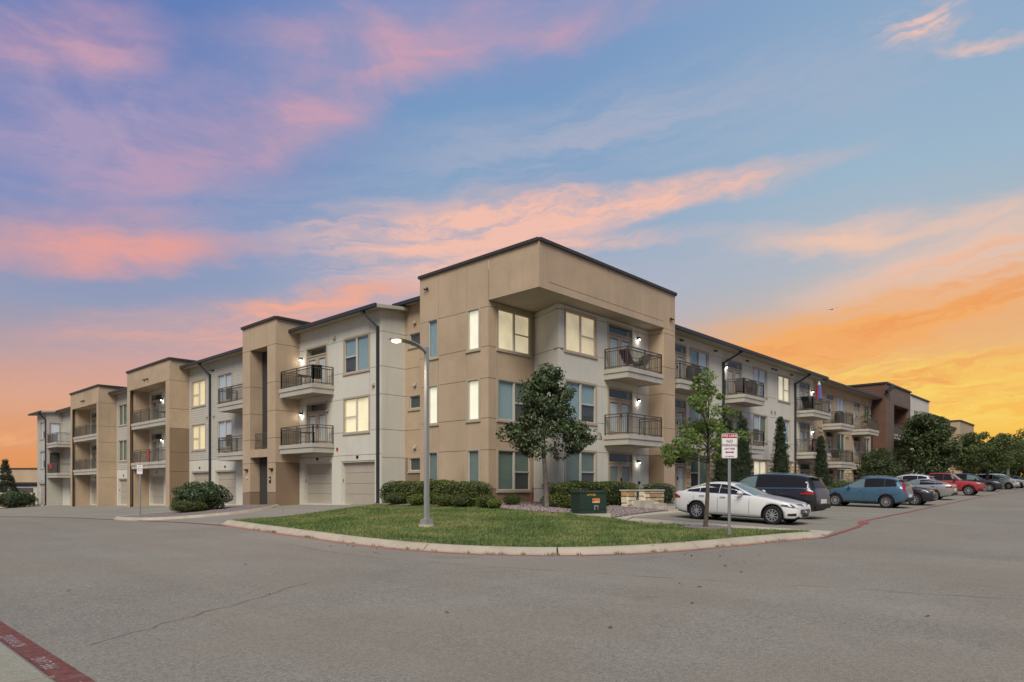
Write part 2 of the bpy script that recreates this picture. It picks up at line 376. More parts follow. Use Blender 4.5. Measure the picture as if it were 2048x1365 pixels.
def region(name, outline, zf, m, step=.8, parent=None, holes=()):
    """a ground sheet inside an outline, triangulated, draped on zf(x, y)"""
    pts = []
    n = len(outline)
    for i in range(n):
        a, b = outline[i], outline[(i+1)%n]; L = math.hypot(b[0]-a[0], b[1]-a[1]); k = max(1, int(L/step))
        pts += [(a[0]+(b[0]-a[0])*j/k, a[1]+(b[1]-a[1])*j/k) for j in range(k)]
    nb = len(pts)
    xs = [p[0] for p in pts]; ys = [p[1] for p in pts]
    def inside(x, y):
        c = False; j = nb-1
        for i in range(nb):
            if (ys[i] > y) != (ys[j] > y) and x < (xs[j]-xs[i])*(y-ys[i])/(ys[j]-ys[i])+xs[i]: c = not c
            j = i
        return c
    x = min(xs)+step*.5
    while x < max(xs):
        y = min(ys)+step*.5
        while y < max(ys):
            if inside(x, y): pts.append((x, y))
            y += step
        x += step
    res = delaunay_2d_cdt([Vector(p) for p in pts], [], [list(range(nb))], 1, 1e-5)
    vs = np.array([(p.x, p.y) for p in res[0]]); z = zf(vs[:,0], vs[:,1])
    b = MB(); b.v = [(float(a[0]), float(a[1]), float(c)) for a, c in zip(vs, z)]
    for f in res[2]:
        f = list(f); p = [vs[i] for i in f[:3]]
        if (p[1][0]-p[0][0])*(p[2][1]-p[0][1])-(p[1][1]-p[0][1])*(p[2][0]-p[0][0]) < 0: f = f[::-1]
        b.f.append(tuple(f)); b.m.append(0)
    k = len(b.v)
    for i in range(nb): p = b.v[i] if i < k else None; b.v.append((p[0], p[1], p[2]-.3))
    if len(vs) >= nb and all(abs(vs[i][0]-pts[i][0]) < 1e-3 and abs(vs[i][1]-pts[i][1]) < 1e-3 for i in range(nb)):
        for i in range(nb): b.f.append((i, (i+1)%nb, k+(i+1)%nb, k+i)); b.m.append(0)
    o = b.build(name, m, parent)
    return o
def off(path, d):
    """path shifted d to its right"""
    out = []
    for i, p in enumerate(path):
        a = path[max(i-1,0)]; b = path[min(i+1,len(path)-1)]; dx, dy = b[0]-a[0], b[1]-a[1]; L = math.hypot(dx, dy)
        out.append((p[0]+dy/L*d, p[1]-dx/L*d))
    return out
def ribbon(name, path, w, zf, m, dz=.004, parent=None, jit=0):
    b = MB(); l, r = off(path, -w/2), off(path, w/2)
    for i in range(len(path)):
        j = random.uniform(-jit, jit); k = random.uniform(-jit, jit)
        for q, jj in ((l[i], j), (r[i], k)): b.v.append((q[0]+jj, q[1]+jj, float(zf(q[0], q[1]))+dz))
    for i in range(len(path)-1): b.f.append((2*i, 2*i+1, 2*i+3, 2*i+2)); b.m.append(0)
    return b.build(name, m, parent)
def resample(path, d):
    out = [path[0]]
    for a, b in zip(path, path[1:]):
        L = math.hypot(b[0]-a[0], b[1]-a[1]); k = max(1, int(L/d))
        out += [(a[0]+(b[0]-a[0])*j/k, a[1]+(b[1]-a[1])*j/k) for j in range(1, k+1)]
    return out

# paving materials
def paving(name, c, speck=1.0, macro=.11, warm=(1,1,1), seam=None, grain=24):
    m, nt, p = newmat(name); P = wpos(nt)
    n1 = ntex(nt, P, grain, 3, .7); n2 = ntex(nt, P, grain*3.2, 2, .6); n3 = ntex(nt, P, .22, 6, .6); n4 = ntex(nt, P, 1.4, 6, .7)
    mp = nt.nodes.new('ShaderNodeMapping'); mp.inputs['Scale'].default_value = (.9, .07, 1); mp.inputs['Rotation'].default_value = (0, 0, R(4)); nt.links.new(P, mp.inputs[0])
    n5 = ntex(nt, mp.outputs[0], 1.0, 4, .6); chip = ntex(nt, P, 75, 1, .5).ss(.60, .72)*(speck*.7)
    f = ((n5-.5)*macro*2.2 + chip + (n1-.5)*speck*1.3 + (n2-.5)*speck*1.6 + (n3-.5)*macro*3.0 + (n4-.5)*macro*1.6 + 1).mx(.25)
    v = nt.nodes.new('ShaderNodeVectorMath'); v.operation = 'SCALE'; v.inputs[0].default_value = c; nt.links.new(f.s, v.inputs['Scale'])
    tint = ntex(nt, P, .5, 3, .5).ss(.35, .65)
    col = mixc(nt, tint*.35, v.outputs[0], (c[0]*1.06, c[1]*.97, c[2]*.86, 1))
    stn = ntex(nt, P, .8, 5, .7, .6).ss(.60, .74)
    col = mixc(nt, stn*.35, col, (c[0]*.55, c[1]*.55, c[2]*.55, 1))
    nt.links.new(col, p.inputs['Base Color']); p.inputs['Roughness'].default_value = .92; p.inputs['Specular IOR Level'].default_value = .2
    b = nt.nodes.new('ShaderNodeBump'); b.inputs['Strength'].default_value = .35; b.inputs['Distance'].default_value = .012
    nt.links.new((n1*.6+n2*.4).s, b.inputs['Height']); nt.links.new(b.outputs[0], p.inputs['Normal'])
    return m
M['asphalt'] = paving('worn_asphalt', (.222,.201,.163), 1.0, .17)
M['lot'] = paving('parking_concrete', (.232,.214,.172), .5, .16)
M['drive'] = paving('driveway_concrete', (.245,.228,.190), .5, .14)
M['redp'] = mat('red_kerb_paint', (.165,.060,.050), .92, .35, 14, .5, 50, stain=(6,.75,(.17,.135,.11)))
M['redl'] = mat('faded_red_paint', (.285,.095,.078), .88, .22, 6, .2, 60, stain=(3.0,.7,(.22,.17,.15)))
M['whitep'] = mat('worn_white_paint', (.50,.475,.43), .9, .2, 5, stain=(2.0,.5,(.30,.27,.23)))
M['whitel'] = mat('stencil_white', (.40,.31,.29), .9, .25, 12, stain=(16,.9,(.21,.065,.055)))
M['pave'] = paving('greenish_pavement', (.265,.252,.195), .55, .14)
M['crack'] = mat('crack_fill', (.10,.093,.083), .9)
M['redk'] = mat('kerb_toe_red', (.40,.145,.115), .9, .25, 8, .2, 60, stain=(2.2,.6,(.27,.215,.18)))
def soil(name, c1, c2, c3, sc=45):
    m, nt, p = newmat(name); P = wpos(nt)
    vz = nt.nodes.new('ShaderNodeTexVoronoi'); vz.inputs['Scale'].default_value = sc; nt.links.new(P, vz.inputs['Vector'])
    sp = nt.nodes.new('ShaderNodeSeparateColor'); nt.links.new(vz.outputs['Color'], sp.inputs[0])
    col = ramp(nt, S(nt, sp.outputs[0]), [(0, c1), (.5, c2), (1, c3)], 'LINEAR')
    nt.links.new(col, p.inputs['Base Color']); p.inputs['Roughness'].default_value = .95
    b = nt.nodes.new('ShaderNodeBump'); b.inputs['Strength'].default_value = .9; b.inputs['Distance'].default_value = .03; b.invert = True
    nt.links.new(vz.outputs['Distance'], b.inputs['Height']); nt.links.new(b.outputs[0], p.inputs['Normal'])
    return m
M['gravel'] = soil('purple_gravel', (.10,.075,.07), (.24,.19,.18), (.42,.36,.33))
M['peb'] = mat('pebbles', (.26,.21,.20), .9, .2, 20, island=.6)
def lawnm():
    m, nt, p = newmat('lawn_turf'); P = wpos(nt)
    n = ntex(nt, P, .7, 5, .6); n2 = ntex(nt, P, 6, 4, .6)
    col = ramp(nt, ((n-.5)*1.7+.5+(n2-.5)*.5), [(.30, (.055,.075,.018)), (.48, (.095,.115,.030)), (.60, (.14,.135,.045)), (.72, (.18,.13,.06))], 'LINEAR')
    nt.links.new(col, p.inputs['Base Color']); p.inputs['Roughness'].default_value = .95; return m
M['turf'] = lawnm()
def blades():
    m, nt, p = newmat('grass_blade'); P = wpos(nt); g = nt.nodes.new('ShaderNodeNewGeometry')
    n = ntex(nt, P, .7, 5, .6); n2 = ntex(nt, P, 6, 4, .6); rr = S(nt, g.outputs['Random Per Island'])
    col = ramp(nt, ((n-.5)*1.7+.5+(n2-.5)*.5+(rr-.5)*.3), [(.28, (.070,.115,.022)), (.50, (.122,.175,.038)), (.66, (.18,.205,.058)), (.82, (.26,.22,.09))], 'LINEAR')
    nt.links.new(col, p.inputs['Base Color']); p.inputs['Roughness'].default_value = .7; return m
M['blade'] = blades()

# ------------------------------------------------------------------ ground sheet to the horizon
def ground():
    ax = lambda lo, hi, st: list(np.arange(lo, hi+.01, st))
    xs = [-900,-400,-200,-120] + ax(-80,-34,5) + ax(-32,30,.9) + ax(32,110,2.5) + [120,140,160,250,450,900]
    ys = [-900,-400,-200,-120] + ax(-80,-34,5) + ax(-32,25,.9) + ax(27,90,2.5) + [100,115,130,220,450,900]
    X, Y = np.meshgrid(xs, ys, indexing='ij'); Z = LAND(X, Y)
    b = MB(); b.v = list(zip(X.ravel().tolist(), Y.ravel().tolist(), Z.ravel().tolist())); ny = len(ys)
    for i in range(len(xs)-1):
        for j in range(ny-1): b.f.append((i*ny+j, (i+1)*ny+j, (i+1)*ny+j+1, i*ny+j+1)); b.m.append(0)
    tag(b.build('road', M['asphalt'], smooth=True), 'grey worn asphalt road in the foreground', kind='structure')
ground()
def zt(d): return lambda x, y: LAND(x, y) + d
# paved aprons, 4 mm and more above the road
tag(region('driveway', [(-9.95,7.2),(-9.9,12.6),(-9.9,74),(1.2,74),(1.2,9.35),(-1.3,9.35)], zt(.012), M['drive'], 1.5), kind='structure')
tag(region('parking_lot', [(-.2,-11.2),(4.3,-10.7),(6.3,-10.25),(7.6,-10.05),(13.8,-9.5),(22.7,-9.0),(32,-8.95),(50,-8.7),(112,-8.4),(112,-3.4),(1.6,-3.4),(-.2,-4.2)], zt(.010), M['lot'], 1.6), kind='structure')
def stripes():
    # painted markings: each its own sheet, 4 mm above what it lies on
    p = resample([(-1.3,-11.35),(1.8,-11.0),(4.2,-10.7),(5.9,-10.36)], .5)
    ribbon('red_marking', p, .16, zt(0), M['redl'], .016)
    ribbon('red_marking', [(5.75,-10.42),(6.1,-10.3),(6.7,-10.15),(7.3,-10.0)], .34, zt(0), M['redl'], .020)
    ribbon('red_marking', resample([(7.1,-10.0),(13.8,-9.48),(22.7,-8.95),(32,-8.9),(50,-8.62),(80,-8.5)], 1.5), .15, zt(0), M['redl'], .016)
    ribbon('red_marking', resample([(-9.95,6.2),(-10.0,13),(-10.0,42),(-10.0,62)], 1.2), .13, zt(0), M['redl'], .016)
    kp = smooth_path(KERB); ribbon('red_marking', off(kp, .49), .19, zt(0), M['redk'], .006, jit=.015)
    k = 0
    x = 5.15
    while x < 76:
        ribbon('parking_line', resample([(x,-9.0+ (x<12)*-.35),(x,-4.0)], 1.0), .12, zt(0), M['whitep'], .016); x += 2.78
    for o in list(COL.objects):
        if o.name.startswith(('red_marking', 'parking_line')): o['kind'] = 'structure'
stripes()
def cracks():
    for pth in ([(-18.64,-10.37),(-17.57,-9.73),(-16.2,-8.95),(-15.0,-8.15)], [(-11.5,2.6),(-11.75,-.5),(-12.2,-4),(-12.24,-6.2),(-11.57,-9.03),(-10.7,-12.27),(-9.34,-16.63)]):
        p = resample(pth, .22); p = [(x+random.uniform(-.05,.05), y+random.uniform(-.05,.05)) for x, y in p]
        tag(ribbon('road_crack', p, .009, zt(0), M['crack'], .004, jit=.005), kind='structure')
cracks()

# ------------------------------------------------------------------ lawn island, kerbs, beds
kp = smooth_path(KERB)
def kerb_pieces(name, path, width, height, per, z0f, label, face_mat, inner_mat=None, side=1):
    """a rolled kerb built of cast lengths with open joints between them"""
    root = thing(name, label, 'kerb', (path[0][0], path[0][1], T(*path[0]))); root['kind'] = 'structure'; del root['category']
    path = resample(path, .3); L = 0; cur = [path[0]]; segs = []
    for a, b in zip(path, path[1:]):
        L += math.hypot(b[0]-a[0], b[1]-a[1]); cur.append(b)
        if L > per: segs.append(cur); cur = [b]; L = 0
    if len(cur) > 1: segs.append(cur)
    prof = [(-.03,-.12),(-.03,height*.94),(.02,height),(width*.40,height),(width*.52,height*.88),(width*.80,height*.22),(width,.012),(width,-.12)]
    for sg in segs:
        # leave a joint
        sg = list(sg); d = math.hypot(sg[-1][0]-sg[-2][0], sg[-1][1]-sg[-2][1]); k = 1-.014/d
        sg[-1] = (sg[-2][0]+(sg[-1][0]-sg[-2][0])*k, sg[-2][1]+(sg[-1][1]-sg[-2][1])*k)
        b = MB(); rows = [off(sg, o*side) for o, _ in prof]; n = len(prof)
        for i in range(len(sg)):
            zb = T(*sg[i])
            for j in range(n): b.v.append((rows[j][i][0], rows[j][i][1], zb+prof[j][1]))
        for i in range(len(sg)-1):
            for j in range(n-1): q = (i*n+j, i*n+j+1, (i+1)*n+j+1, (i+1)*n+j); b.f.append(q if side > 0 else q[::-1]); b.m.append(0)
        b.f.append(tuple(range(n))); b.f.append(tuple(range((len(sg)-1)*n+n-1, (len(sg)-1)*n-1, -1))); b.m += [0, 0]
        b.build('kerb_length', face_mat, root)
    return root
kerb_pieces('lawn_kerb', kp, .40, .14, 2.9, None, 'pale concrete kerb curving round the corner lawn', M['kerb'])
LAWN_OUT = kp + [(-.2,-10.2),(-.2,-4.3),(.4,-3.3)] + [(-.5,-2.6),(-1.5,-1.9),(-1.7,-.6),(-1.25,1.2),(-.95,3.2),(-1.3,5.2),(-1.7,7.2),(-1.5,9.15)] + [(-4.5,8.4),(-7,7.7)]
tag(region('lawn', LAWN_OUT, LAWN, M['turf'], .7), 'green corner lawn inside the kerb', kind='structure')
BED = [(-1.5,9.15),(-1.7,7.2),(-1.3,5.2),(-.95,3.2),(-1.25,1.2),(-1.7,-.6),(-1.5,-1.9),(-.5,-2.6),(.4,-3.3),(2.2,-3.0),(4.2,-2.75),(5.6,-2.6),(5.5,1),(3,3),(1,4),(.9,9.15)]
tag(region('gravel_bed', BED, lambda x, y: LAWN(x, y)+.03, M['gravel'], .6), 'purple grey gravel bed along the building', kind='structure')
BED2 = [(6.9,-2.3),(10.8,-1.9),(14,-2.2),(50,-2.4),(62,-2.6),(62,1.3),(10.8,1.3),(9.7,1),(6.9,1)]
tag(region('planting_bed', BED2, lambda x, y: np.maximum(LAND(x, y)+.12, np.where(x < 12, LAWN(x, y)+.02, 0)), M['gravel'], .9), kind='structure')
tag(region('footpath', [(-.2,-4.2),(1.6,-3.42),(112,-3.42),(112,-2.3),(14,-2.25),(10.8,-1.9),(7.0,-2.25),(5.6,-2.62),(2.2,-3.02),(.4,-3.32)], lambda x, y: LAND(x, y)+.055, M['concrete'], 1.0), kind='structure')
tag(region('concrete_strip', [(-.22,-4.25),(.9,-3.9),(.75,-11.0),(-.75,-11.3),(-.22,-10.2)], zt(.055), M['concrete'], .8), kind='structure')
tag(region('mulch_ring', [(-1.1+1.15*math.cos(a), -7.9+.75*math.sin(a)+.25*math.cos(a)) for a in np.linspace(0, 2*math.pi, 18)[:-1]], lambda x, y: LAWN(x, y)+.05, M['gravel'], .4), kind='structure')
tag(region('concrete_pad', [(-.75,-5.3),(.0,-4.75),(-.15,-5.75),(-1.1,-6.1)], lambda x, y: LAWN(x, y)+.075, M['concrete'], .4), kind='structure')

def scatter_in(outline, n, rg):
    xs = [p[0] for p in outline]; ys = [p[1] for p in outline]; nb = len(outline); out = []
    while len(out) < n:
        P = rg.uniform((min(xs), min(ys)), (max(xs), max(ys)), (n, 2)); c = np.zeros(n, bool); j = nb-1
        for i in range(nb):
            c ^= ((ys[i] > P[:,1]) != (ys[j] > P[:,1])) & (P[:,0] < (xs[j]-xs[i])*(P[:,1]-ys[i])/((ys[j]-ys[i]) or 1e-9)+xs[i]); j = i
        out += P[c].tolist()
    return np.array(out[:n])
def np_mesh(name, V, F, m, parent=None, smooth=False):
    me = bpy.data.meshes.new(name); k = F.shape[1]
    me.vertices.add(len(V)); me.vertices.foreach_set('co', V.astype(np.float32).ravel())
    me.loops.add(F.size); me.loops.foreach_set('vertex_index', F.astype(np.int32).ravel())
    me.polygons.add(len(F)); me.polygons.foreach_set('loop_start', np.arange(0, F.size, k, dtype=np.int32))
    me.materials.append(m); me.update(calc_edges=True)
    return link(name, me, parent)
def grass():
    n = 110000; P = scatter_in(LAWN_OUT, n, rng); z = LAWN(P[:,0], P[:,1])
    d = ((P-np.array([-1.1,-7.9]))**2).sum(1); keep = (d > .95) & ~((np.abs(P[:,0]+.5) < .5) & (np.abs(P[:,1]+5.45) < .5)); P = P[keep]; z = z[keep]; n = len(P)
    a = rng.uniform(0, 2*math.pi, n); h = rng.uniform(.025, .075, n); w = rng.uniform(.006, .014, n); lean = rng.uniform(-.05, .05, (n, 2))
    V = np.zeros((n, 3, 3)); ca, sa = np.cos(a)*w, np.sin(a)*w
    V[:,0] = np.c_[P[:,0]-ca, P[:,1]-sa, z-.005]; V[:,1] = np.c_[P[:,0]+ca, P[:,1]+sa, z-.005]; V[:,2] = np.c_[P[:,0]+lean[:,0], P[:,1]+lean[:,1], z+h]
    o = np_mesh('grass', V.reshape(-1, 3), np.arange(3*n).reshape(-1, 3), M['blade'])
    tag(o, 'short mown green grass with yellowed patches on the corner lawn', 'grass', kind='stuff')
grass()
def weeds():
    path = off(resample(kp, .1), .43); V = []; rg = rng
    for k in range(46):
        i = int(rg.integers(30, len(path)-8)); px, py = path[i]; z = T(px, py)
        for _ in range(int(rg.integers(8, 26))):
            a = rg.uniform(0, 6.28); r0 = rg.uniform(0, .10); x, y = px+r0*math.cos(a)*.6, py+r0*math.sin(a)*1.2; h = rg.uniform(.03, .10); w = .008; b = rg.uniform(0, 6.28)
            V += [(x-w*math.cos(b), y-w*math.sin(b), z), (x+w*math.cos(b), y+w*math.sin(b), z), (x+rg.uniform(-.05,.05), y+rg.uniform(-.05,.05), z+h)]
    V = np.array(V); tag(np_mesh('weeds', V, np.arange(len(V)).reshape(-1, 3), M['blade']), 'scattered weeds growing at the toe of the lawn kerb', 'weeds', kind='stuff')
weeds()
def pebbles(name, outline, n, zf, label, s=(.018,.042)):
    P = scatter_in(outline, n, rng); z = zf(P[:,0], P[:,1])
    base = np.array([(1,0,0),(0,1,0),(-1,0,0),(0,-1,0),(0,0,.8),(0,0,-.6)]); F0 = np.array([(0,1,4),(1,2,4),(2,3,4),(3,0,4),(1,0,5),(2,1,5),(3,2,5),(0,3,5)])
    sc = rng.uniform(*s, (n, 1, 3)); V = base[None]*sc; a = rng.uniform(0, 6.28, n); c, q = np.cos(a)[:,None], np.sin(a)[:,None]
    V = np.stack((V[...,0]*c-V[...,1]*q, V[...,0]*q+V[...,1]*c, V[...,2]), -1) + np.c_[P, z+.012][:,None]
    F = (F0[None]+6*np.arange(n)[:,None,None]).reshape(-1, 3)
    tag(np_mesh(name, V.reshape(-1, 3), F, M['peb']), label, 'gravel', kind='stuff')
pebbles('gravel', BED[:12]+[(3,0),(1,2),(.2,4),(.2,9)], 9000, lambda x, y: LAWN(x, y)+.03, 'loose purple grey gravel along the building')
# island between the driveways
ISL = smooth_path([(-2.35,20.2),(-9.0,19.5),(-9.85,18.3),(-9.95,15.5),(-9.6,13.9),(-8.4,13.1),(-6.3,13.1),(-4.2,14.5),(-2.35,17.0)], 1)
kerb_pieces('island_kerb', ISL[1:], .26, .13, 3.2, None, 'pale kerb round the planted island before the garages', M['kerb'], side=1)
tag(region('island_bed', ISL, lambda x, y: LAND(x, y)+.12, M['gravel'], .8), kind='structure')
# far kerb at the camera's left, painted red with stencilled words
def text_mesh(text, size, m, bold=0.0, extrude=0.0):
    cu = bpy.data.curves.new('tmp_text', 'FONT'); cu.body = text; cu.size = size; cu.align_x = 'CENTER'; cu.align_y = 'CENTER'; cu.offset = bold; cu.extrude = extrude; cu.space_character = 1.06
    o = bpy.data.objects.new('tmp_text', cu); COL.objects.link(o)
    me = bpy.data.meshes.new_from_object(o.evaluated_get(bpy.context.evaluated_depsgraph_get())); bpy.data.objects.remove(o); bpy.data.curves.remove(cu)
    me.name = 'lettering'; me.materials.clear(); me.materials.append(m); return me
def left_kerb():
    root = thing('painted_kerb', 'red painted kerb edge with white stencilled letters on the near left', 'kerb', (-19.3,-9,T(-19.3,-9))); root['kind'] = 'structure'; del root['category']
    ys = np.arange(-17, 40, .5).tolist()
    b = MB(); prof = [(-19.27,-.05),(-19.28,.085),(-19.31,.10),(-19.72,.104)]; n = len(prof)
    for y in ys:
        for x, h in prof: b.v.append((x, y, T(x, y)+h))
    for i in range(len(ys)-1):
        for j in range(n-1): b.f.append((i*n+j, (i+1)*n+j, (i+1)*n+j+1, i*n+j+1)); b.m.append(0)
    b.build('kerb_top', M['pave'], root)
    ribbon('kerb_paint', [(-19.13,y) for y in ys], .27, zt(0), M['redp'], .008, root)
    for y in np.arange(-15.6, 20, 1.9):
        bb = MB(); bb.box(-19.73,-19.26,y-.004,y+.004,T(-19.5,y)+.09,T(-19.5,y)+.1055); bb.build('joint', M['mortar'], root)
    for k, y in enumerate((-7.3,-8.5,-9.7,-10.9,-12.1,-13.3)):
        t = link('kerb_lettering', text_mesh(('NO PARKING', 'FIRE LANE')[k % 2], .15, M['whitel']), root)
        t.matrix_basis = Matrix.Translation((-19.12, y, T(-19.12, y)+.013)) @ Matrix.Rotation(R(90), 4, 'Z') @ Matrix.Diagonal((.72, 1, 1, 1))
    tag(region('pavement', [(-19.70,-17),(-19.70,40),(-26,40),(-26,-17)], zt(.10), M['pave'], 1.5), kind='structure')
left_kerb()
def kerb_words():
    """worn white words stencilled over the red line at the lawn kerb"""
    pth = resample(off(kp, .49), .05)
    for word, x0 in (('FIRE LANE', -9.55), ('NO PARKING', -8.55), ('FIRE LANE', -6.2)):
        i = min(range(len(pth)), key=lambda k: abs(pth[k][0]-x0)+(0 if pth[k][1] < -5 else 9)); p = pth[i]; q = pth[i+6]
        a = math.atan2(q[1]-p[1], q[0]-p[0])
        o = link('road_lettering', text_mesh(word, .17, M['whitel'])); o['kind'] = 'structure'
        o.matrix_basis = Matrix.Translation((p[0], p[1], T(*p)+.013)) @ Matrix.Rotation(a, 4, 'Z') @ Matrix.Diagonal((.8, 1, 1, 1))
kerb_words()
# ------------------------------------------------------------------ architecture kit
# A facade frame: local x runs to the right as one faces the wall, local y into the wall, z up.
def FR(x, y, ang=0.0, z=0.0): return Matrix.Translation((x, y, z)) @ Matrix.Rotation(ang, 4, 'Z')
WEST = R(-90)   # a wall that looks towards -x: local x = -y
F = 3.1
CACHE = {}
def cut_cells(u0, u1, z0, z1, holes):
    us = sorted({u0, u1, *[c for h in holes for c in h[:2] if u0 < c < u1]}); zs = sorted({z0, z1, *[c for h in holes for c in h[2:4] if z0 < c < z1]})
    solid = lambda a, b: not any(h[0] < a < h[1] and h[2] < b < h[3] for h in holes)
    return us, zs, [[solid((us[i]+us[i+1])/2, (zs[j]+zs[j+1])/2) for j in range(len(zs)-1)] for i in range(len(us)-1)]
def slab(b, u0, u1, z0, z1, holes, depth, y=0.0, mi=0, ends=(True,True)):
    """a sheet with rectangular openings: front, and returns of the given depth at every edge"""
    us, zs, ok = cut_cells(u0, u1, z0, z1, holes); I, J = len(us)-1, len(zs)-1
    g = lambda i, j: 0 <= i < I and 0 <= j < J and ok[i][j]
    for i in range(I):
        for j in range(J):
            if not ok[i][j]: continue
            a, c, p, q = us[i], us[i+1], zs[j], zs[j+1]
            b.quad((a,y,p),(c,y,p),(c,y,q),(a,y,q), mi)
            if not g(i-1,j) and (i or ends[0]): b.quad((a,y+depth,p),(a,y,p),(a,y,q),(a,y+depth,q), mi)
            if not g(i+1,j) and (i < I-1 or ends[1]): b.quad((c,y,p),(c,y+depth,p),(c,y+depth,q),(c,y,q), mi)
            if not g(i,j-1): b.quad((a,y+depth,p),(c,y+depth,p),(c,y,p),(a,y,p), mi)
            if not g(i,j+1): b.quad((a,y,q),(c,y,q),(c,y+depth,q),(a,y+depth,q), mi)
def pieces(a, c, p, q, hs):
    """split a panel that openings cut right through into its separate pieces"""
    hs = [h for h in hs if h[0] < c-1e-4 and h[1] > a+1e-4 and h[2] < q-1e-4 and h[3] > p+1e-4]
    for h in hs:
        if h[2] <= p+1e-4 and h[3] >= q-1e-4:
            out = []
            if h[0] > a+.004: out += pieces(a, h[0], p, q, hs)
            if h[1] < c-.004: out += pieces(h[1], c, p, q, hs)
            return out
        if h[0] <= a+1e-4 and h[1] >= c-1e-4:
            out = []
            if h[2] > p+.004: out += pieces(a, c, p, h[2], hs)
            if h[3] < q-.004: out += pieces(a, c, h[3], q, hs)
            return out
    return [(a, c, p, q)] if c-a > .004 and q-p > .004 else []
def panelled(parent, fr, u0, u1, z0, z1, ju, jz, holes, m, gap=.010, depth=.28, ends=(True,True)):
    """a rendered wall of separate panels with open control joints"""
    us = [u0] + sorted(c for c in ju if u0+.05 < c < u1-.05) + [u1]; zs = [z0] + sorted(c for c in jz if z0+.05 < c < z1-.05) + [z1]
    for i in range(len(us)-1):
        for j in range(len(zs)-1):
            a, c = us[i]+(gap if i else 0), us[i+1]-(gap if i < len(us)-2 else 0); p, q = zs[j]+(gap if j else 0), zs[j+1]-(gap if j < len(zs)-2 else 0)
            hs = [h for h in holes if h[0] < c and h[1] > a and h[2] < q and h[3] > p]
            mm = m(p, q, a, c) if callable(m) else m
            for piece in pieces(a, c, p, q, hs):
                b = MB(); slab(b, *piece, hs, depth, 0, 0, (ends[0] or i > 0, ends[1] or i < len(us)-2)); b.build('wall_panel', mm, parent, fr)
def lapped(parent, fr, u0, u1, z0, z1, holes, m, pitch=.16, name='siding', depth=.28):
    """overlapping boards: each course leans out at its foot"""
    b = MB(); z = z0
    while z < z1-.01:
        q = min(z+pitch, z1)
        cuts = sorted({u0, u1, *[c for h in holes if h[2] < q-.02 and h[3] > z+.02 for c in h[:2] if u0 < c < u1]})
        for a, c in zip(cuts, cuts[1:]):
            if any(h[0] < (a+c)/2 < h[1] and h[2] < q-.02 and h[3] > z+.02 for h in holes): continue
            b.quad((a,-.018,z),(c,-.018,z),(c,0,q),(a,0,q)); b.quad((a,0,z),(c,0,z),(c,-.018,z),(a,-.018,z))
            b.quad((a,.0,z),(a,-.018,z),(a,0,q),(a,.01,q)); b.quad((c,-.018,z),(c,0,z),(c,.01,q),(c,0,q))
        z = q
    slab(b, u0, u1, z0, z1, holes, depth, .004)
    o = b.build(name, m, parent, fr); o['kind'] = 'stuff'; return o
def cached(key, fn):
    if key not in CACHE: CACHE[key] = fn()
    return CACHE[key]
def blind_mesh(w, h, m, pitch=.05):
    b = MB(); n = int(h/pitch)
    for i in range(n):
        z = i*pitch; b.quad((0,0,z),(w,0,z),(w,.022,z+pitch*.96),(0,.022,z+pitch*.96))
    return b.mesh('blind', m)
def window(parent, fr, u, z, w, h, lites, sill=True, trim=.085):
    """lites: list of (width share, [(bottom share, top share, look), ...]); look = lit, litw, blue, green, dark, curtain"""
    mw = fr @ Matrix.Translation((u, 0, z))
    t = trim
    def trimmesh():
        b = MB()
        b.box(-t,.012,-.028,.05,-t*.3,h+t); b.box(w-.012,w+t,-.028,.05,-t*.3,h+t); b.box(.012,w-.012,-.026,.05,h-.012,h+t-.002)
        b.box(-t-.03,w+t+.03,-.06,.05,-t-.02,-t*.3) if sill else b.box(-t,w+t,-.028,.05,-t,-t*.3)
        b.box(.012,w-.012,-.02,.05,-t*.3+.001,.012)
        return b.mesh('window', M['trim'])
    win = link('window', cached(('tr', round(w,2), round(h,2), sill), trimmesh), parent, mw)
    # sashes
    def sash():
        b = MB(); x = 0; fw = .05
        for k, (sh, parts) in enumerate(lites):
            ww = sh*w; b.box(x,x+fw,.02,.075,0,h); b.box(x+ww-fw,x+ww,.02,.075,0,h); b.box(x+fw,x+ww-fw,.022,.075,0,fw); b.box(x+fw,x+ww-fw,.022,.075,h-fw,h)
            for lo, hi, _ in parts[:-1]: b.box(x+fw,x+ww-fw,.018,.07,hi*h-.028,hi*h+.028)
            x += ww
        x = 0
        for sh, parts in lites[:-1]: x += sh*w; b.box(x-.055,x+.055,.008,.06,0,h)
        return b.mesh('sash', M['vinyl'])
    key = ('sash', round(w,2), round(h,2), tuple((s, tuple(p[:2] for p in ps)) for s, ps in lites))
    link('sash', cached(key, sash), win, mw)
    x = 0
    for sh, parts in lites:
        ww = sh*w
        def pane(): return MB().quad((0,0,0),(ww,0,0),(ww,0,h),(0,0,h)).mesh('pane', M['glass'])
        link('pane', cached(('pane', round(ww,2), round(h,2)), pane), win, mw @ Matrix.Translation((x, .05, 0)))
        for lo, hi, look in parts:
            if look == 'lit': look = ('lit','lit_dim','lit_warm')[(len(AB.children)//3) % 3] if lites[0][1][0][2] == 'lit' else look
            hh = (hi-lo)*h
            if look in ('dark', 'curtain', 'lit', 'litw', 'lit_dim', 'lit_warm'):
                link('blind' if look != 'curtain' else 'curtain', cached(('sh', round(ww,2), round(hh,2), look), lambda: MB().quad((0,0,0),(ww,0,0),(ww,0,hh),(0,0,hh)).mesh('blind', M[look])), win, mw @ Matrix.Translation((x, .10, lo*h)))
            else:
                link('blind', cached(('bl', round(ww,2), round(hh,2), look), lambda: blind_mesh(ww, hh, M[look])), win, mw @ Matrix.Translation((x, .10, lo*h)))
        x += ww
    return win
P_ = lambda a: [(0, 1, a)]
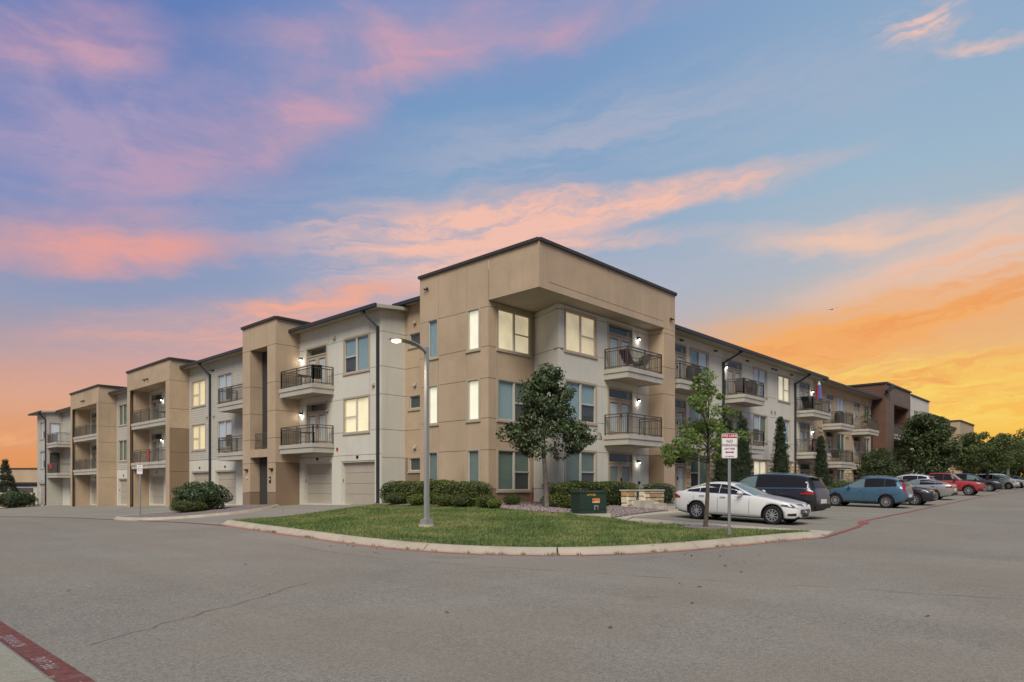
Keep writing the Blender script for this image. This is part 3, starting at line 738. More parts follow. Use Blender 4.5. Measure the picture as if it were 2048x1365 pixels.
DH = lambda a, b: [(0, .47, b), (.47, 1, a)]
def french(parent, fr, u, z, w, h, look=('wblind','wblind'), trans=.40):
    """double balcony door with a transom light; z is the deck"""
    mw = fr @ Matrix.Translation((u, 0, z)); t = .085; hd = h-trans-.07
    def fm():
        b = MB(); b.box(-t,.012,-.028,.06,0,h+t); b.box(w-.012,w+t,-.028,.06,0,h+t); b.box(.012,w-.012,-.026,.06,h-.012,h+t-.002); b.box(.012,w-.012,-.01,.06,hd,hd+.07); return b.mesh('balcony_door', M['trim'])
    d = link('balcony_door', cached(('fd', round(w,2), round(h,2)), fm), parent, mw)
    link('transom_pane', cached(('tp', round(w,2)), lambda: MB().quad((0,0,0),(w,0,0),(w,0,trans),(0,0,trans)).mesh('transom_pane', M['glass'])), d, mw @ Matrix.Translation((0,.04,hd+.07)))
    lw = w/2
    def leaf():
        b = MB(); slab(b, .006, lw-.006, .01, hd-.008, [(.17, lw-.17, .26, hd-.16)], .045, .02); return b.mesh('door_leaf', M['doorp'])
    for k in (0, 1):
        m2 = mw @ Matrix.Translation((k*lw, 0, 0))
        link('door_leaf', cached(('lf', round(lw,2), round(hd,2)), leaf), d, m2)
        pw, ph = lw-.34, hd-.42
        link('door_pane', cached(('dp', round(pw,2), round(ph,2)), lambda: MB().quad((0,0,0),(pw,0,0),(pw,0,ph),(0,0,ph)).mesh('door_pane', M['dglass'])), d, m2 @ Matrix.Translation((.17,.04,.26)))
        link('door_blind', cached(('db', round(pw,2), round(ph,2), look[k]), lambda: blind_mesh(pw, ph, M[look[k]], .05)), d, m2 @ Matrix.Translation((.17,.062,.26)))
    link('door_handle', cached('hdl', lambda: MB().box(-.02,.02,-.05,.02,0,.16).box(-.09,.0,-.06,-.035,.07,.095).mesh('door_handle', M['black'])), d, mw @ Matrix.Translation((lw+.07,0,.95)))
    return d
def railing_mesh(w, d, h=1.0, sides=(True, True), step=.105):
    """rail round a deck: local y runs from the wall (0) out to -d"""
    b = MB(); r = .022
    runs = [((0,-d),(w,-d))]
    if sides[0]: runs.insert(0, ((0,-.03),(0,-d)))
    if sides[1]: runs.append(((w,-d),(w,-.03)))
    for (x0,y0),(x1,y1) in runs:
        L = math.hypot(x1-x0, y1-y0); at = lambda t: (x0+(x1-x0)*t, y0+(y1-y0)*t)
        for zz, ww in ((h-.03,.065),(h-.155,.04),(.09,.04)): b.bar((x0,y0,zz),(x1,y1,zz),ww,.045)
        n = max(2, int(L/step))
        for k in range(1, n):
            x, y = at(k/n); b.bar((x,y,.09),(x,y,h-.155),.016)
        np_ = max(1, round(L/1.5))
        for k in range(np_+1):
            x, y = at(k/np_); b.bar((x,y,0),(x,y,h-.03),.052)
    return b.mesh('railing', M['rail'])
def balcony(parent, fr, u, z, w, d, sides=(True, True), drop=.47, h=1.0, fas='fascia'):
    """a deck with two stepped fascia bands and a bronze railing; z is the deck"""
    mw = fr @ Matrix.Translation((u, 0, z))
    def deck():
        b = MB(); b.box(.05,w-.05,-d+.05,-.002,-drop+.03,-.01); return b.mesh('balcony', M['soffit'])
    o = link('balcony', cached(('dk', round(w,2), round(d,2), drop), deck), parent, mw)
    def band(z0, z1, pr):
        b = MB(); y1 = -d-pr; x0, x1 = -pr, w+pr
        b.box(x0, x1, y1, -d+.05, z0, z1)
        b.box(x0, .05, -d+.05, -.002, z0, z1); b.box(w-.05, x1, -d+.05, -.002, z0, z1)
        return b.mesh('fascia_board', M[fas])
    link('fascia_board', cached(('f1', round(w,2), round(d,2), drop, fas), lambda: band(-drop*.42, 0, .045)), o, mw)
    link('fascia_board', cached(('f2', round(w,2), round(d,2), drop, fas), lambda: band(-drop, -drop*.42, .0)), o, mw)
    link('railing', cached(('rl', round(w,2), round(d,2), sides, h), lambda: railing_mesh(w-.1, d-.06, h, sides)), o, mw @ Matrix.Translation((.05,0,0)))
    return o
def sconce(parent, fr, u, z, power=7):
    power *= .15
    mw = fr @ Matrix.Translation((u, 0, z))
    o = link('wall_lamp', cached('sc', lambda: MB().box(-.05,.05,-.03,0,-.02,.10).box(-.02,.02,-.13,-.03,.03,.06).tube([(0,-.13,.10),(0,-.13,-.02)],.055,10).mesh('wall_lamp', M['black'])), parent, mw)
    link('bulb', cached('scb', lambda: MB().tube([(0,-.13,-.02),(0,-.13,-.07)],[.045,.03],10).mesh('bulb', M['bulb'], True)), o, mw)
    l = bpy.data.lights.new('lamp_light', 'POINT'); l.energy = power; l.color = (1,.96,.9); l.shadow_soft_size = .05
    lo = bpy.data.objects.new('lamp_light', l); COL.objects.link(lo); lo.parent = o; lo.matrix_parent_inverse = WM(o).inverted(); lo.matrix_basis = mw @ Matrix.Translation((0,-.16,-.13))
def vent(parent, fr, u, z, s=1.0):
    def vm():
        b = MB(); b.add([(-.09,0,-.08),(.09,0,-.08),(.09,0,.10),(-.09,0,.10),(-.09,-.13,-.05),(.09,-.13,-.05),(.09,-.05,.10),(-.09,-.05,.10)],[(0,1,5,4),(4,5,6,7),(7,6,2,3),(0,4,7,3),(1,2,6,5)]); return b.mesh('wall_vent', M['trim'])
    link('wall_vent', cached('vent', vm), parent, fr @ Matrix.Translation((u,0,z)))
def plaque(parent, fr, u, z): link('number_plaque', cached('plq', lambda: MB().box(-.09,.09,-.03,0,-.07,.07).mesh('number_plaque', M['black'])), parent, fr @ Matrix.Translation((u,0,z)))
def flood(parent, fr, u, z):
    o = link('flood_light', cached('fl', lambda: MB().box(-.05,.05,-.04,0,-.05,.05).tube([(-.04,-.04,0),(-.13,-.13,-.02)],[.03,.055],8).tube([(.04,-.04,0),(.13,-.13,-.02)],[.03,.055],8).mesh('flood_light', M['black'])), parent, fr @ Matrix.Translation((u,0,z)))
def garage(parent, fr, u, z, w, h):
    """sectional door set back in its opening"""
    mw = fr @ Matrix.Translation((u, 0, z)); n = 4
    o = link('garage_door', cached(('gd', round(w,2), round(h,2)), lambda: MB().box(.012,.06,.03,.25,-.12,h-.012).box(w-.06,w-.012,.03,.25,-.12,h-.012).box(.06,w-.06,.032,.25,h-.07,h-.012).mesh('garage_door', M['white'])), parent, mw)
    def sec():
        b = MB(); hh = (h-.05)/n-.013; b.box(.06,w-.06,.2,.24,0,hh)
        return b.mesh('door_section', M['garage'])
    for k in range(n): link('door_section', cached(('gs', round(w,2), round(h,2)), sec), o, mw @ Matrix.Translation((0,0,k*(h-.05)/n+.002)))
    link('jamb_switch', cached('gsw', lambda: MB().box(-.04,.04,.08,.13,-.09,.09).mesh('jamb_switch', M['black'])), o, mw @ Matrix.Translation((-.02+.04,-.0,h*.55)))
def downspout(parent, fr, u, ztop, zbot, out=.75, shift=.55):
    b = MB(); w = .115
    b.box(u+shift-.10,u+shift+.10,-out-.05,-out+.13,ztop-.16,ztop+.08)
    b.bar((u+shift,-out,ztop-.12),(u,-.085,ztop-.85),w,w); b.bar((u,-.085,ztop-.80),(u,-.085,zbot+.12),w,w); b.bar((u,-.085,zbot+.16),(u-.05,-.25,zbot+.06),w,w)
    b.build('downspout', M['gutter'], parent, fr)
def shed_roof(parent, fr, u0, u1, z, depth, over=.72, pitch=.13, th=.16, endover=(.0,.0)):
    """eave roof rising to the back: soffit, gutter and rake boards"""
    a, c = u0-endover[0], u1+endover[1]; yb = depth
    b = MB(); zb = z+(yb+over)*pitch
    b.add([(a,-over,z),(c,-over,z),(c,yb,zb),(a,yb,zb),(a,-over,z+th),(c,-over,z+th),(c,yb,zb+th),(a,yb,zb+th)],[(4,5,6,7),(0,1,5,4),(2,3,7,6)])
    b.add([(a,-over,z),(c,-over,z),(c,yb,zb),(a,yb,zb)],[(3,2,1,0)],1)
    b.add([(a,-over,z),(a,yb,zb),(a,yb,zb+th),(a,-over,z+th)],[(0,1,2,3)][::-1],2); b.add([(c,-over,z),(c,yb,zb),(c,yb,zb+th),(c,-over,z+th)],[(3,2,1,0)],2)
    r = b.build('roof', [M['cap'], M['soffit'], M['fascia']], parent, fr)
    g = MB(); g.box(a,c,-over-.12,-over-.003,z+.01,z+th+.02); g.build('gutter', M['gutter'], r, fr)
    return r
def cap_run(parent, pts, z, w=.10, h=.13):
    """parapet cap along a polyline (outer edge)"""
    b = MB()
    for i, (p, q) in enumerate(zip(pts, pts[1:])): b.bar((*p, z+h/2+i*.001), (*q, z+h/2+i*.001), w*2, h)
    return b.build('parapet_cap', M['cap'], parent)
LITP = [(.5, P_('lit')), (.5, DH('lit','lit'))]
WT_, WB = 9.75, 7.99            # window heads and sills on the top floor
JZ = [9.74, 8.03, 6.66, 4.93, 3.55, 1.86]
# ------------------------------------------------------------------ the long apartment building
AB = thing('apartment_building', 'three storey L shaped apartment block with tan corner block, balconies and garages', 'building', (0,0,1.2))
def two(a, b=None): return a if b is None else (a, b)
def holes_for(cols, floors=(0,1,2), top=WT_, bot=WB): return [(u, u+w, bot-F*k, top-F*k) for u, w in cols for k in floors]

def corner_block():
    d = .03  # level offset, stepped from wing to wing to match the image's sheared horizon
    L = FR(0,0,WEST,d); c = [(-6.88,.65),(-4.16,.70)]
    panelled(AB, L, -7.51, -2.87, 1.0, 11.87, [-6.17,-4.24], JZ, holes_for(c), M['tan'], ends=(True,False))
    panelled(AB, L, -2.87+.012, 0, 10.0, 11.87, [], [], [], M['tan'], ends=(True,False))
    looks = {(0,0):'blue',(0,1):'litw',(1,0):'litw',(1,1):'litw',(2,0):'green',(2,1):'green'}
    for k in range(3):
        for i, (u, w) in enumerate(c): window(AB, L, u, WB-F*k, w, WT_-WB, [(1, P_(looks[k,i]))])
    Sf = FR(0,0,0,d)
    panelled(AB, Sf, 0, 10.79, 10.0, 11.87, [.50,2.62,4.80,8.01,9.69], [], [], M['tan'], ends=(False,True))
    b = MB(); b.box(.62,9.62,-.004,.02,10.312,10.326); b.build('joint_line', M['core'], AB, Sf)
    panelled(AB, Sf, 9.69, 10.79, 1.0, 10.0-.012, [], JZ, [], M['tan'], ends=(False,True))
    panelled(AB, FR(9.69,0,WEST,d), -.9, -.001, 1.0, 9.97, [], JZ, [], lambda p, q, a, e: M['brown'] if q < 3.6 else M['tan'], ends=(False,False))
    Rv = FR(0,2.87,0,d); c = [(.58,2.11)]
    panelled(AB, Rv, 0.001, 2.97, 1.0, 9.97, [.50], JZ, holes_for(c), lambda p, q, a, e: M['brown'] if q < 1.9 else M['tan'], ends=(False,False))
    window(AB, Rv, .58, WB, 2.11, WT_-WB, LITP)
    window(AB, Rv, .58, WB-F, 2.11, WT_-WB, [(.5, P_('blue')), (.5, DH('green','dark'))])
    window(AB, Rv, .58, WB-2*F, 2.11, WT_-WB, [(.5, P_('green')), (.5, DH('green','dark'))])
    panelled(AB, FR(2.97,2.87,math.atan2(-1.97,-.62),d), 0, 2.065, 1.0, 9.97, [], JZ, [], M['white'], ends=(False,False))
    Wf = FR(0,.9,0,d); win = [(2.83,2.24)]; door = [(6.03+.09,1.98,7.47-F*k,9.75-F*k) for k in range(3)]
    hs = holes_for(win) + [(u, u+w, p, q) for u, w, p, q in door]
    panelled(AB, Wf, 2.35, 9.69, 1.0, 9.97, [2.75], JZ, hs, M['white'], ends=(False,False))
    window(AB, Wf, 2.83, WB, 2.24, WT_-WB, LITP)
    window(AB, Wf, 2.83, WB-F, 2.24, WT_-WB, [(.5, P_('blue')), (.5, DH('blue','dark'))])
    window(AB, Wf, 2.83, WB-2*F, 2.24, WT_-WB, [(.5, P_('green')), (.5, DH('green','dark'))])
    for k in range(3):
        french(AB, Wf, 6.12, 7.47-F*k, 1.98, 2.28, (('wblind','wblind'),('wblind','wblind'),('green','green'))[k])
        sconce(AB, Wf, 8.62, 9.38-F*k)
    for k in range(2): balcony(AB, Wf, 5.75, 7.47-F*k, 3.08, 1.34)
    plaque(AB, Wf, 8.78, 2.15); vent(AB, Rv, 2.85, 7.0); vent(AB, Rv, 2.75, 3.9)
    # soffit, lid, back and side walls
    b = MB(); b.add([(.004,.004,10.018),(9.69,.004,10.018),(9.69,.9,10.018),(2.35,.9,10.018),(2.97,2.87,10.018),(.004,2.87,10.018)], [(5,4,3,2,1,0)]); b.build('soffit', M['soffit'], AB)
    b = MB(); b.box(.3,10.5,.3,7.3,11.45,11.5); b.box(10.5,10.79,.29,14,1,11.87); b.box(.01,10.5,7.25,7.51,1,11.87); b.build('wall_back', M['tan'], AB)
    b = MB(); b.box(.25,2.6,7.5,7.6,1,11); b.build('side_wall', M['tan'], AB)
    cap_run(AB, [(.0,7.56),(.0,.0),(10.84,.0),(10.84,7.5)], 11.885)
    flood(AB, L, -6.95, 11.28); flood(AB, Sf, 10.32, 10.55)
corner_block()

def white_wing():
    d = -.13; L = FR(-.8,0,WEST,d); win = [(-12.71,2.18)]; top = 10.9
    hs = holes_for(win, (0,1)) + [(-16.42,-14.43,7.47-F*k,9.75-F*k) for k in (0,1)] + [(-13.03,-10.02,1.18,3.43),(-16.80,-13.9,1.18,3.43)]
    panelled(AB, L, -17.25, -9.48, 1.0, top, [-14.25,-10.44], [9.74,8.03,6.66,4.93,3.72], hs, M['white'], ends=(False,False))
    window(AB, L, -12.71, WB, 2.18, WT_-WB, [(.5, DH('blue','dark')), (.5, P_('blue'))])
    window(AB, L, -12.71, WB-F, 2.18, WT_-WB, [(.5, DH('lit','lit')), (.5, P_('lit'))])
    for k in (0,1):
        french(AB, L, -16.42, 7.47-F*k, 1.99, 2.28); sconce(AB, L, -16.95, 9.28-F*k, 9); balcony(AB, L, -17.12, 7.47-F*k, 3.42, 1.27)
    for u, w in ((-13.03,3.01),(-16.80,2.90)): garage(AB, L, u, 1.18, w, 2.25); plaque(AB, L, u+w/2, 3.62)
    vent(AB, L, -10.1, 7.15); vent(AB, L, -13.6, 9.98); vent(AB, L, -14.3, 6.2)
    b = MB(); b.box(-13.42,-13.30,-.05,0,4.0,4.16); b.build('fire_bell', mat('bell_red', (.30,.03,.03), .5), AB, L)
    panelled(AB, FR(-.8,9.48,0,d), 0.0, 1.45, 1.0, 10.92, [], JZ, [], M['white'], ends=(False,False))
    Rc = FR(.65,0,WEST,d); sm = [(-9.12,.95)]
    panelled(AB, Rc, -9.48, -7.5, 1.0, 11.2, [], JZ, holes_for(sm, top=9.74, bot=9.09), lambda p, q, a, e: M['brown'] if q < 3.56 else M['tan'], ends=(False,False))
    for k in range(3): window(AB, Rc, -9.12, 9.09-F*k, .95, .65, [(1, P_('dark'))]); vent(AB, Rc, -8.65, 10.25-F*k)
    downspout(AB, L, -9.68, 10.78, 1.15, .60, -.55)
    shed_roof(AB, L, -17.25, -9.48, 10.72, 9, .58, .10, endover=(0,.42)); shed_roof(AB, Rc, -9.9, -7.6, 11.12, 6, .40, .10)
    b = MB(); b.box(-17.2,-9.5,5,5.2,1,10.9); b.build('wall_back', M['white'], AB, L)
white_wing()

def stair_tower():
    d = -.24; L = FR(-2.25,0,WEST,d); op = [(-20.26,-18.21,.7,3.90),(-20.26,-18.21,4.35,10.12)]
    low = lambda p, q, a, e: M['brown'] if q < 1.95 else M['tan']
    panelled(AB, L, -21.22, -17.25, .8, 11.5, [-20.26,-18.21], [10.12,8.03,6.45,4.93,3.55,1.9], op, low, depth=.75, ends=(True,False))
    panelled(AB, FR(-2.25,17.25,0,d), 0.001, 4.0, .8, 11.5, [], [10.12,8.03,6.45,4.93,3.55], [], lambda p, q, a, e: M['brown'] if q < 3.6 else M['tan'], ends=(False,True))
    b = MB(); b.box(-21.2,-17.3,.76,.82,.8,10.4); b.build('stair_wall', M['core'], AB, L)
    b = MB(); b.box(-21.22,-17.27,.3,3.9,11.1,11.2); b.box(-21.22,-21.0,.29,4,.8,11.5); b.box(-21.0,-17.3,3.7,4.0,9,11.5); b.build('wall_back', M['tan'], AB, L)
    b = MB()
    for z in (5.28,4.48): b.box(-20.2,-18.27,.25,.29,z-.02,z+.02)
    u = -20.2
    while u < -18.25: b.box(u,u+.016,.262,.278,4.4,5.28); u += .105
    b.build('railing', M['rail'], AB, L)
    b = MB(); b.box(-20.2,-18.25,.55,.6,.8,3.85); b.build('gate', M['core'], AB, L)
    for u in (-20.75,-17.75):
        b = MB(); b.box(u-.04,u+.04,-.03,0,3.1,3.22); b.box(u-.03,u+.28,-.14,-.03,3.16,3.24); b.build('wall_lamp', M['black'], AB, L)
    b = MB(); b.box(-17.98,-17.76,-.02,0,2.42,2.78); b.build('number_sign', M['black'], AB, L)
    b = MB(); b.tube([(-17.87,-.022,2.63),(-17.87,-.026,2.63)], .06, 12); b.build('sign_disc', M['vinyl'], AB, L)
    b = MB(); b.tube([(-20.62,0,2.72),(-20.62,-.05,2.72)], .07, 10); b.build('meter', M['vinyl'], AB, L)
    cap_run(AB, [(-2.25+2.5,21.27),(-2.25,21.27),(-2.25,17.2),(-2.25+4,17.2)], 11.50+d)
stair_tower()

def siding_wing(u0, u1, d, wins, garages, bal=None, dsp=None, floors=(0,1), doors=(), endover=(0,0)):
    L = FR(-.8,0,WEST,d); band = 4.13
    hs = holes_for([w[:2] for w in wins], floors)
    gh = [(u, u+w, 1.1, 3.35) for u, w in garages]
    lapped(AB, L, u0, u1, band+.03, 10.9, hs, M['siding'])
    panelled(AB, L, u0, u1, .3, band, [], [], gh, M['white'])
    for u, w, *lk in wins:
        for k, look in zip(floors, lk): window(AB, L, u, WB-F*k, w, WT_-WB, look)
    for u, w in garages: garage(AB, L, u, 1.1, w, 2.25); plaque(AB, L, u+w/2, 3.6)
    if bal:
        for k in (0,1): balcony(AB, L, bal[0], 7.47-F*k, bal[1], 1.27)
    if dsp is not None: downspout(AB, L, dsp, 10.78, 1.1, .60, -.55)
    shed_roof(AB, L, u0, u1, 10.72, 9, .58, .10, endover=endover)
    return L
lit2 = [(.5, DH('lit','lit')), (.5, P_('lit'))]; cur2 = [(.5, P_('curtain')), (.5, DH('curtain','dark'))]; grn2 = [(.5, P_('green')), (.5, P_('green'))]
Ls = siding_wing(-32.69, -21.22, -.30, [(-32.15,2.2,lit2,lit2),(-27.91,2.08,cur2,cur2)], [(-32.4,3.03),(-28.4,3.15)], (-25.05,3.72), -29.03)
vent(AB, Ls, -29.6, 7.1); vent(AB, Ls, -28.5, 7.1); flood(AB, Ls, -28.6, 10.2)

def bay_tower(x, y0, y1, d, o0, o1, low=None):
    """tan tower with two stacked pairs of recessed balconies over garages"""
    L = FR(x,0,WEST,d); dep = -.77-x
    panelled(AB, L, -y1, -y0, .3, 11.5, [], [10.05], [(-o1,-o0,.0,10.05)], M['tan'], depth=.3, ends=(True,False))
    panelled(AB, FR(x,y0,0,d), .001, 4.0, .3, 11.5, [], [10.05,8.03,6.64,4.93,3.55], [], lambda p, q, a, e: M['brown'] if low and q < 6.7 else M['tan'], ends=(False,True))
    bk = FR(-.77,0,WEST,d)
    doors = [(-o1+.65, 2.05), (-o0-2.7, 2.05)]
    hs = [(u, u+w, 7.44-F*k, 9.72-F*k) for u, w in doors for k in (0,1)] + [(-o1+.2,-o1+3.1,1.1,3.35),(-o0-3.2,-o0-.3,1.1,3.35)]
    panelled(AB, bk, -o1, -o0, .3, 10.05, [], [], hs, M['white'])
    for u, w in doors:
        for k in (0,1): french(AB, bk, u, 7.44-F*k, w, 2.28, ('green','wblind')); sconce(AB, bk, u+w+.22, 9.2-F*k, 6)
    for u in (-o1+.2, -o0-3.2): garage(AB, bk, u, 1.1, 2.9, 2.25); plaque(AB, bk, u+1.45, 3.6)
    half = (o1-o0)/2
    for u in (-o1+.02, -o1+half+.03):
        for k in (0,1): balcony(AB, bk, u, 7.42-F*k, half-.05, dep-.10, (False, False))
    b = MB(); b.box(-o1-.28,-o1-.001,.3,dep+.2,.3,10.05); b.box(-o0+.001,-o0+.28,.3,dep+.2,.3,10.05); b.box(-o1-.3,-o0+.3,.3,dep+.3,10.052,10.12); b.build('recess_wall', M['brown'] if False else M['tan'], AB, L)
    b = MB(); b.box(-y1,-y0-.02,.31,3.9,11.1,11.2); b.box(-y1,-y1+.25,.31,4,.3,11.5); b.box(-y1+.25,-y0-.3,3.7,4,9.5,11.5); b.build('wall_back', M['tan'], AB, L)
    cap_run(AB, [(x+4,y1+.05),(x,y1+.05),(x,y0-.05),(x+4,y0-.05)], 11.5+d)
    flood(AB, L, -(o0+o1)/2-.4, 10.55); flood(AB, L, -(o0+o1)/2+.2, 10.55)
bay_tower(-2.17, 32.69, 41.46, -.50, 33.42, 40.78, True)
siding_wing(-48.5, -41.46, -.68, [(-47.96,2.06,grn2,grn2)], [(-48.2,2.9)], None, None)
bay_tower(-2.25, 48.5, 56.98, -.80, 49.03, 56.39)
def far_end():
    d = -.98; L = siding_wing(-65.83, -56.98, d, [(-62.6,1.6,grn2,grn2)], [(-63.4,2.9)], None, None)
    E = FR(-2.2,0,WEST,d); hs = holes_for([(-68.53,2.1)], (0,1)) + [(-69.3,-66.4,1.0,3.3)]
    lapped(AB, E, -69.78, -65.83, .2, 10.8, hs, M['siding'])
    for k in (0,1): window(AB, E, -68.53, WB-F*k, 2.1, WT_-WB, cur2)
    garage(AB, E, -69.3, 1.0, 2.9, 2.3); plaque(AB, E, -67.8, 3.55)
    Sd = FR(-2.2,65.83,0,d); lapped(AB, Sd, 0, 1.4, .2, 10.8, [(.25,1.15,7.44,9.6),(.25,1.15,4.34,6.5)], M['siding'])
    for k in (0,1):
        b = MB(); b.box(.25,1.15,.08,.12,7.44-F*k,9.6-F*k); b.build('side_door', M['dark'] if k else M['curtain'], AB, Sd)
        b = MB(); b.box(.16,.25,-.02,.1,7.44-F*k,9.69-F*k); b.box(1.15,1.24,-.02,.1,7.44-F*k,9.69-F*k); b.box(.25,1.15,-.019,.1,9.6-F*k,9.688-F*k); b.build('door_frame', M['trim'], AB, Sd)
        balcony(AB, L, -65.8, 7.42-F*k, 3.75, 1.4, (False, True))
    downspout(AB, E, -66.0, 10.72, .9, .55, -.5)
    shed_roof(AB, E, -69.78, -65.83, 10.62, 9, .55, .10, endover=(.9,.3))
    b = MB(); b.box(-69.78,-69.5,.29,12,.2,10.9); b.box(-69.5,-57,9,9.3,.2,11.4); b.build('wall_back', M['siding'], AB, E)
far_end()

# ---- right hand wing
def stones(parent, fr, u0, u1, z0, z1, holes, rg, single=True, size=(.16,.30), y=0.0, proud=.05):
    """coursed limestone veneer, each stone a piece of its own"""
    mt = [M['stone'], M['stone'], M['stone3'], M['stone2']]; z = z0; joined = MB()
    while z < z1-.05:
        h = min(rg.uniform(*size), z1-z)
        if z1-z-h < .08: h = z1-z
        u = u0
        while u < u1-.03:
            w = min(rg.uniform(.18,.55), u1-u)
            if u1-u-w < .1: w = u1-u
            parts = [(u, u+w)]
            for a, c, p, q in holes:
                if p < z+h-.03 and q > z+.03: parts = [s for (s0, s1) in parts for s in ((s0, min(s1, a)), (max(s0, c), s1)) if s[1]-s[0] > .05]
            for s0, s1 in parts:
                g = .009; k = rg.uniform(.3,1)*proud; e = .012; j = lambda: rg.uniform(0,.012)
                vs = [(s0+g,y+.04,z+g),(s1-g,y+.04,z+g),(s1-g,y+.04,z+h-g),(s0+g,y+.04,z+h-g),(s0+g+e+j(),y-k+j(),z+g+e+j()),(s1-g-e-j(),y-k+j(),z+g+e+j()),(s1-g-e-j(),y-k+j(),z+h-g-e-j()),(s0+g+e+j(),y-k+j(),z+h-g-e-j())]
                fs = [(4,5,6,7),(0,1,5,4),(1,2,6,5),(2,3,7,6),(3,0,4,7)]
                if single: MB().add(vs, fs).build('stone', rg.choice(mt), parent, fr)
                else: joined.add(vs, fs, rg.choice((0,0,1,2)))
            u += w
        z += h
    if not single and joined.f: joined.build('stone_facing', [M['stone'], M['stone3'], M['stone2']], parent, fr)['kind'] = 'stuff'
def right_wing():
    d = .15; W = FR(0,1.25,0,d); rg = random.Random(3)
    doors = [(12.2,1.95),(19.47,1.95),(31.6,1.95)]; wins = [(14.75,2.14),(23.31,2.12),(27.45,2.1)]
    hs = holes_for(wins) + [(u, u+w, 7.47-F*k, 9.75-F*k) for u, w in doors for k in range(3)]
    zs = 3.72
    panelled(AB, W, 10.8, 34.4, zs, 10.42, [18.8,22.6,26.9,30.4], [9.74,8.03,6.66,4.93], hs, M['white'])
    looks = {0:[[(.5,P_('blue')),(.5,P_('curtain'))],[(.5,P_('blue')),(.5,P_('green'))],[(.5,DH('green','dark')),(.5,P_('green'))]],
             1:[[(.5,P_('curtain')),(.5,P_('curtain'))],[(.5,DH('curtain','dark')),(.5,P_('green'))],[(.5,P_('lit')),(.5,P_('lit'))]],
             2:[LITP,[(.5,P_('blue')),(.5,P_('curtain'))],[(.5,P_('green')),(.5,P_('green'))]]}
    for i, (u, w) in enumerate(wins):
        for k in range(3): window(AB, W, u, WB-F*k, w, WT_-WB, looks[i][k])
    for i, (u, w) in enumerate(doors):
        for k in range(3): french(AB, W, u, 7.47-F*k, w, 2.28, ('wblind','wblind') if k < 2 else ('green','wblind'))
    for i, u in ((1,19.1),(2,34.05)):
        for k in (0,1):
            if i == 1 and k: continue
            sconce(AB, W, u, 9.25-F*k, 9)
    for u, w in ((11.3,3.2),(19.07,3.0),(30.75,3.65)):
        for k in (0,1): balcony(AB, W, u, 7.47-F*k, w, 1.27)
    # stone base course
    b = MB(); slab(b, 10.8, 34.4, .9, zs-.06, hs, .28, .03); b.build('stone_backing', M['mortar'], AB, W)
    st = bpy.data.objects.new('stone_facing', None); COL.objects.link(st); st.parent = AB; st.matrix_parent_inverse = WM(AB).inverted()
    stones(st, W, 10.85, 25.6, 1.0, zs-.08, hs, rg, True, (.20,.34)); stones(AB, W, 25.6, 34.4, 1.0, zs-.08, hs, rg, False)
    b = MB(); b.box(10.8,34.4,-.07,.0,zs-.08,zs-.012); b.build('stone_cap', M['concrete'], AB, W)
    downspout(AB, W, 18.75, 10.3, 1.2, .78, 1.0); downspout(AB, W, 30.5, 10.3, 1.2, .78, 1.0)
    for u in (13.6,17.7,22.2,26.3,26.9,29.8): flood(AB, W, u, 10.05)
    for u in (26.2,26.8): vent(AB, W, u, 7.1); vent(AB, W, u, 3.95)
    shed_roof(AB, W, 10.8, 34.6, 10.22, 10, .80, .08, .18, (0,.6))
    b = MB(); b.box(10.8,34.4,4,4.3,1,10.4); b.build('wall_back', M['white'], AB, W)
    # tan section further along
    d2 = -.12; N = FR(0,1.45,0,d2); doors = [(37.95,1.75),(45.15,1.85)]; wins = [(40.75,1.95),(48.4,1.6)]
    hs = holes_for(wins) + [(u, u+w, 7.47-F*k, 9.75-F*k) for u, w in doors for k in range(3)]
    panelled(AB, N, 34.42, 50.9, zs, 10.6, [37.3,43.5], [9.74,8.03,6.66,4.93], hs, M['tan'])
    tl = [[[(.5,P_('curtain')),(.5,P_('curtain'))],grn2,grn2],[grn2,grn2,grn2]]
    for i, (u, w) in enumerate(wins):
        for k in range(3): window(AB, N, u, WB-F*k, w, WT_-WB, tl[i][k])
    for u, w in doors:
        for k in range(3): french(AB, N, u, 7.47-F*k, w, 2.28, ('wblind','wblind') if k < 2 else ('green','green'))
    for u, w in ((37.2,3.2),(44.6,3.1)):
        for k in (0,1): balcony(AB, N, u, 7.2-F*k, w, 1.4)
    b = MB(); slab(b, 34.42, 50.9, .9, zs-.06, hs, .28, .03); b.build('stone_backing', M['mortar'], AB, N)
    stones(AB, N, 34.45, 50.85, 1.1, zs-.08, hs, rg, False)
    for k in range(2):
        for j in range(3): vent(AB, N, 36.2+j*.32, 6.95-F*0 if k == 0 else 6.6); vent(AB, N, 43.0+j*.3, 6.5)
    shed_roof(AB, N, 34.6, 51.2, 10.42, 10, .80, .08, .18, (0,0))
    b = MB(); b.box(34.4,50.9,4,4.3,1,10.6); b.build('wall_back', M['tan'], AB, N)
    downspout(AB, N, 50.55, 10.5, 1.4, .78, .25)
right_wing()
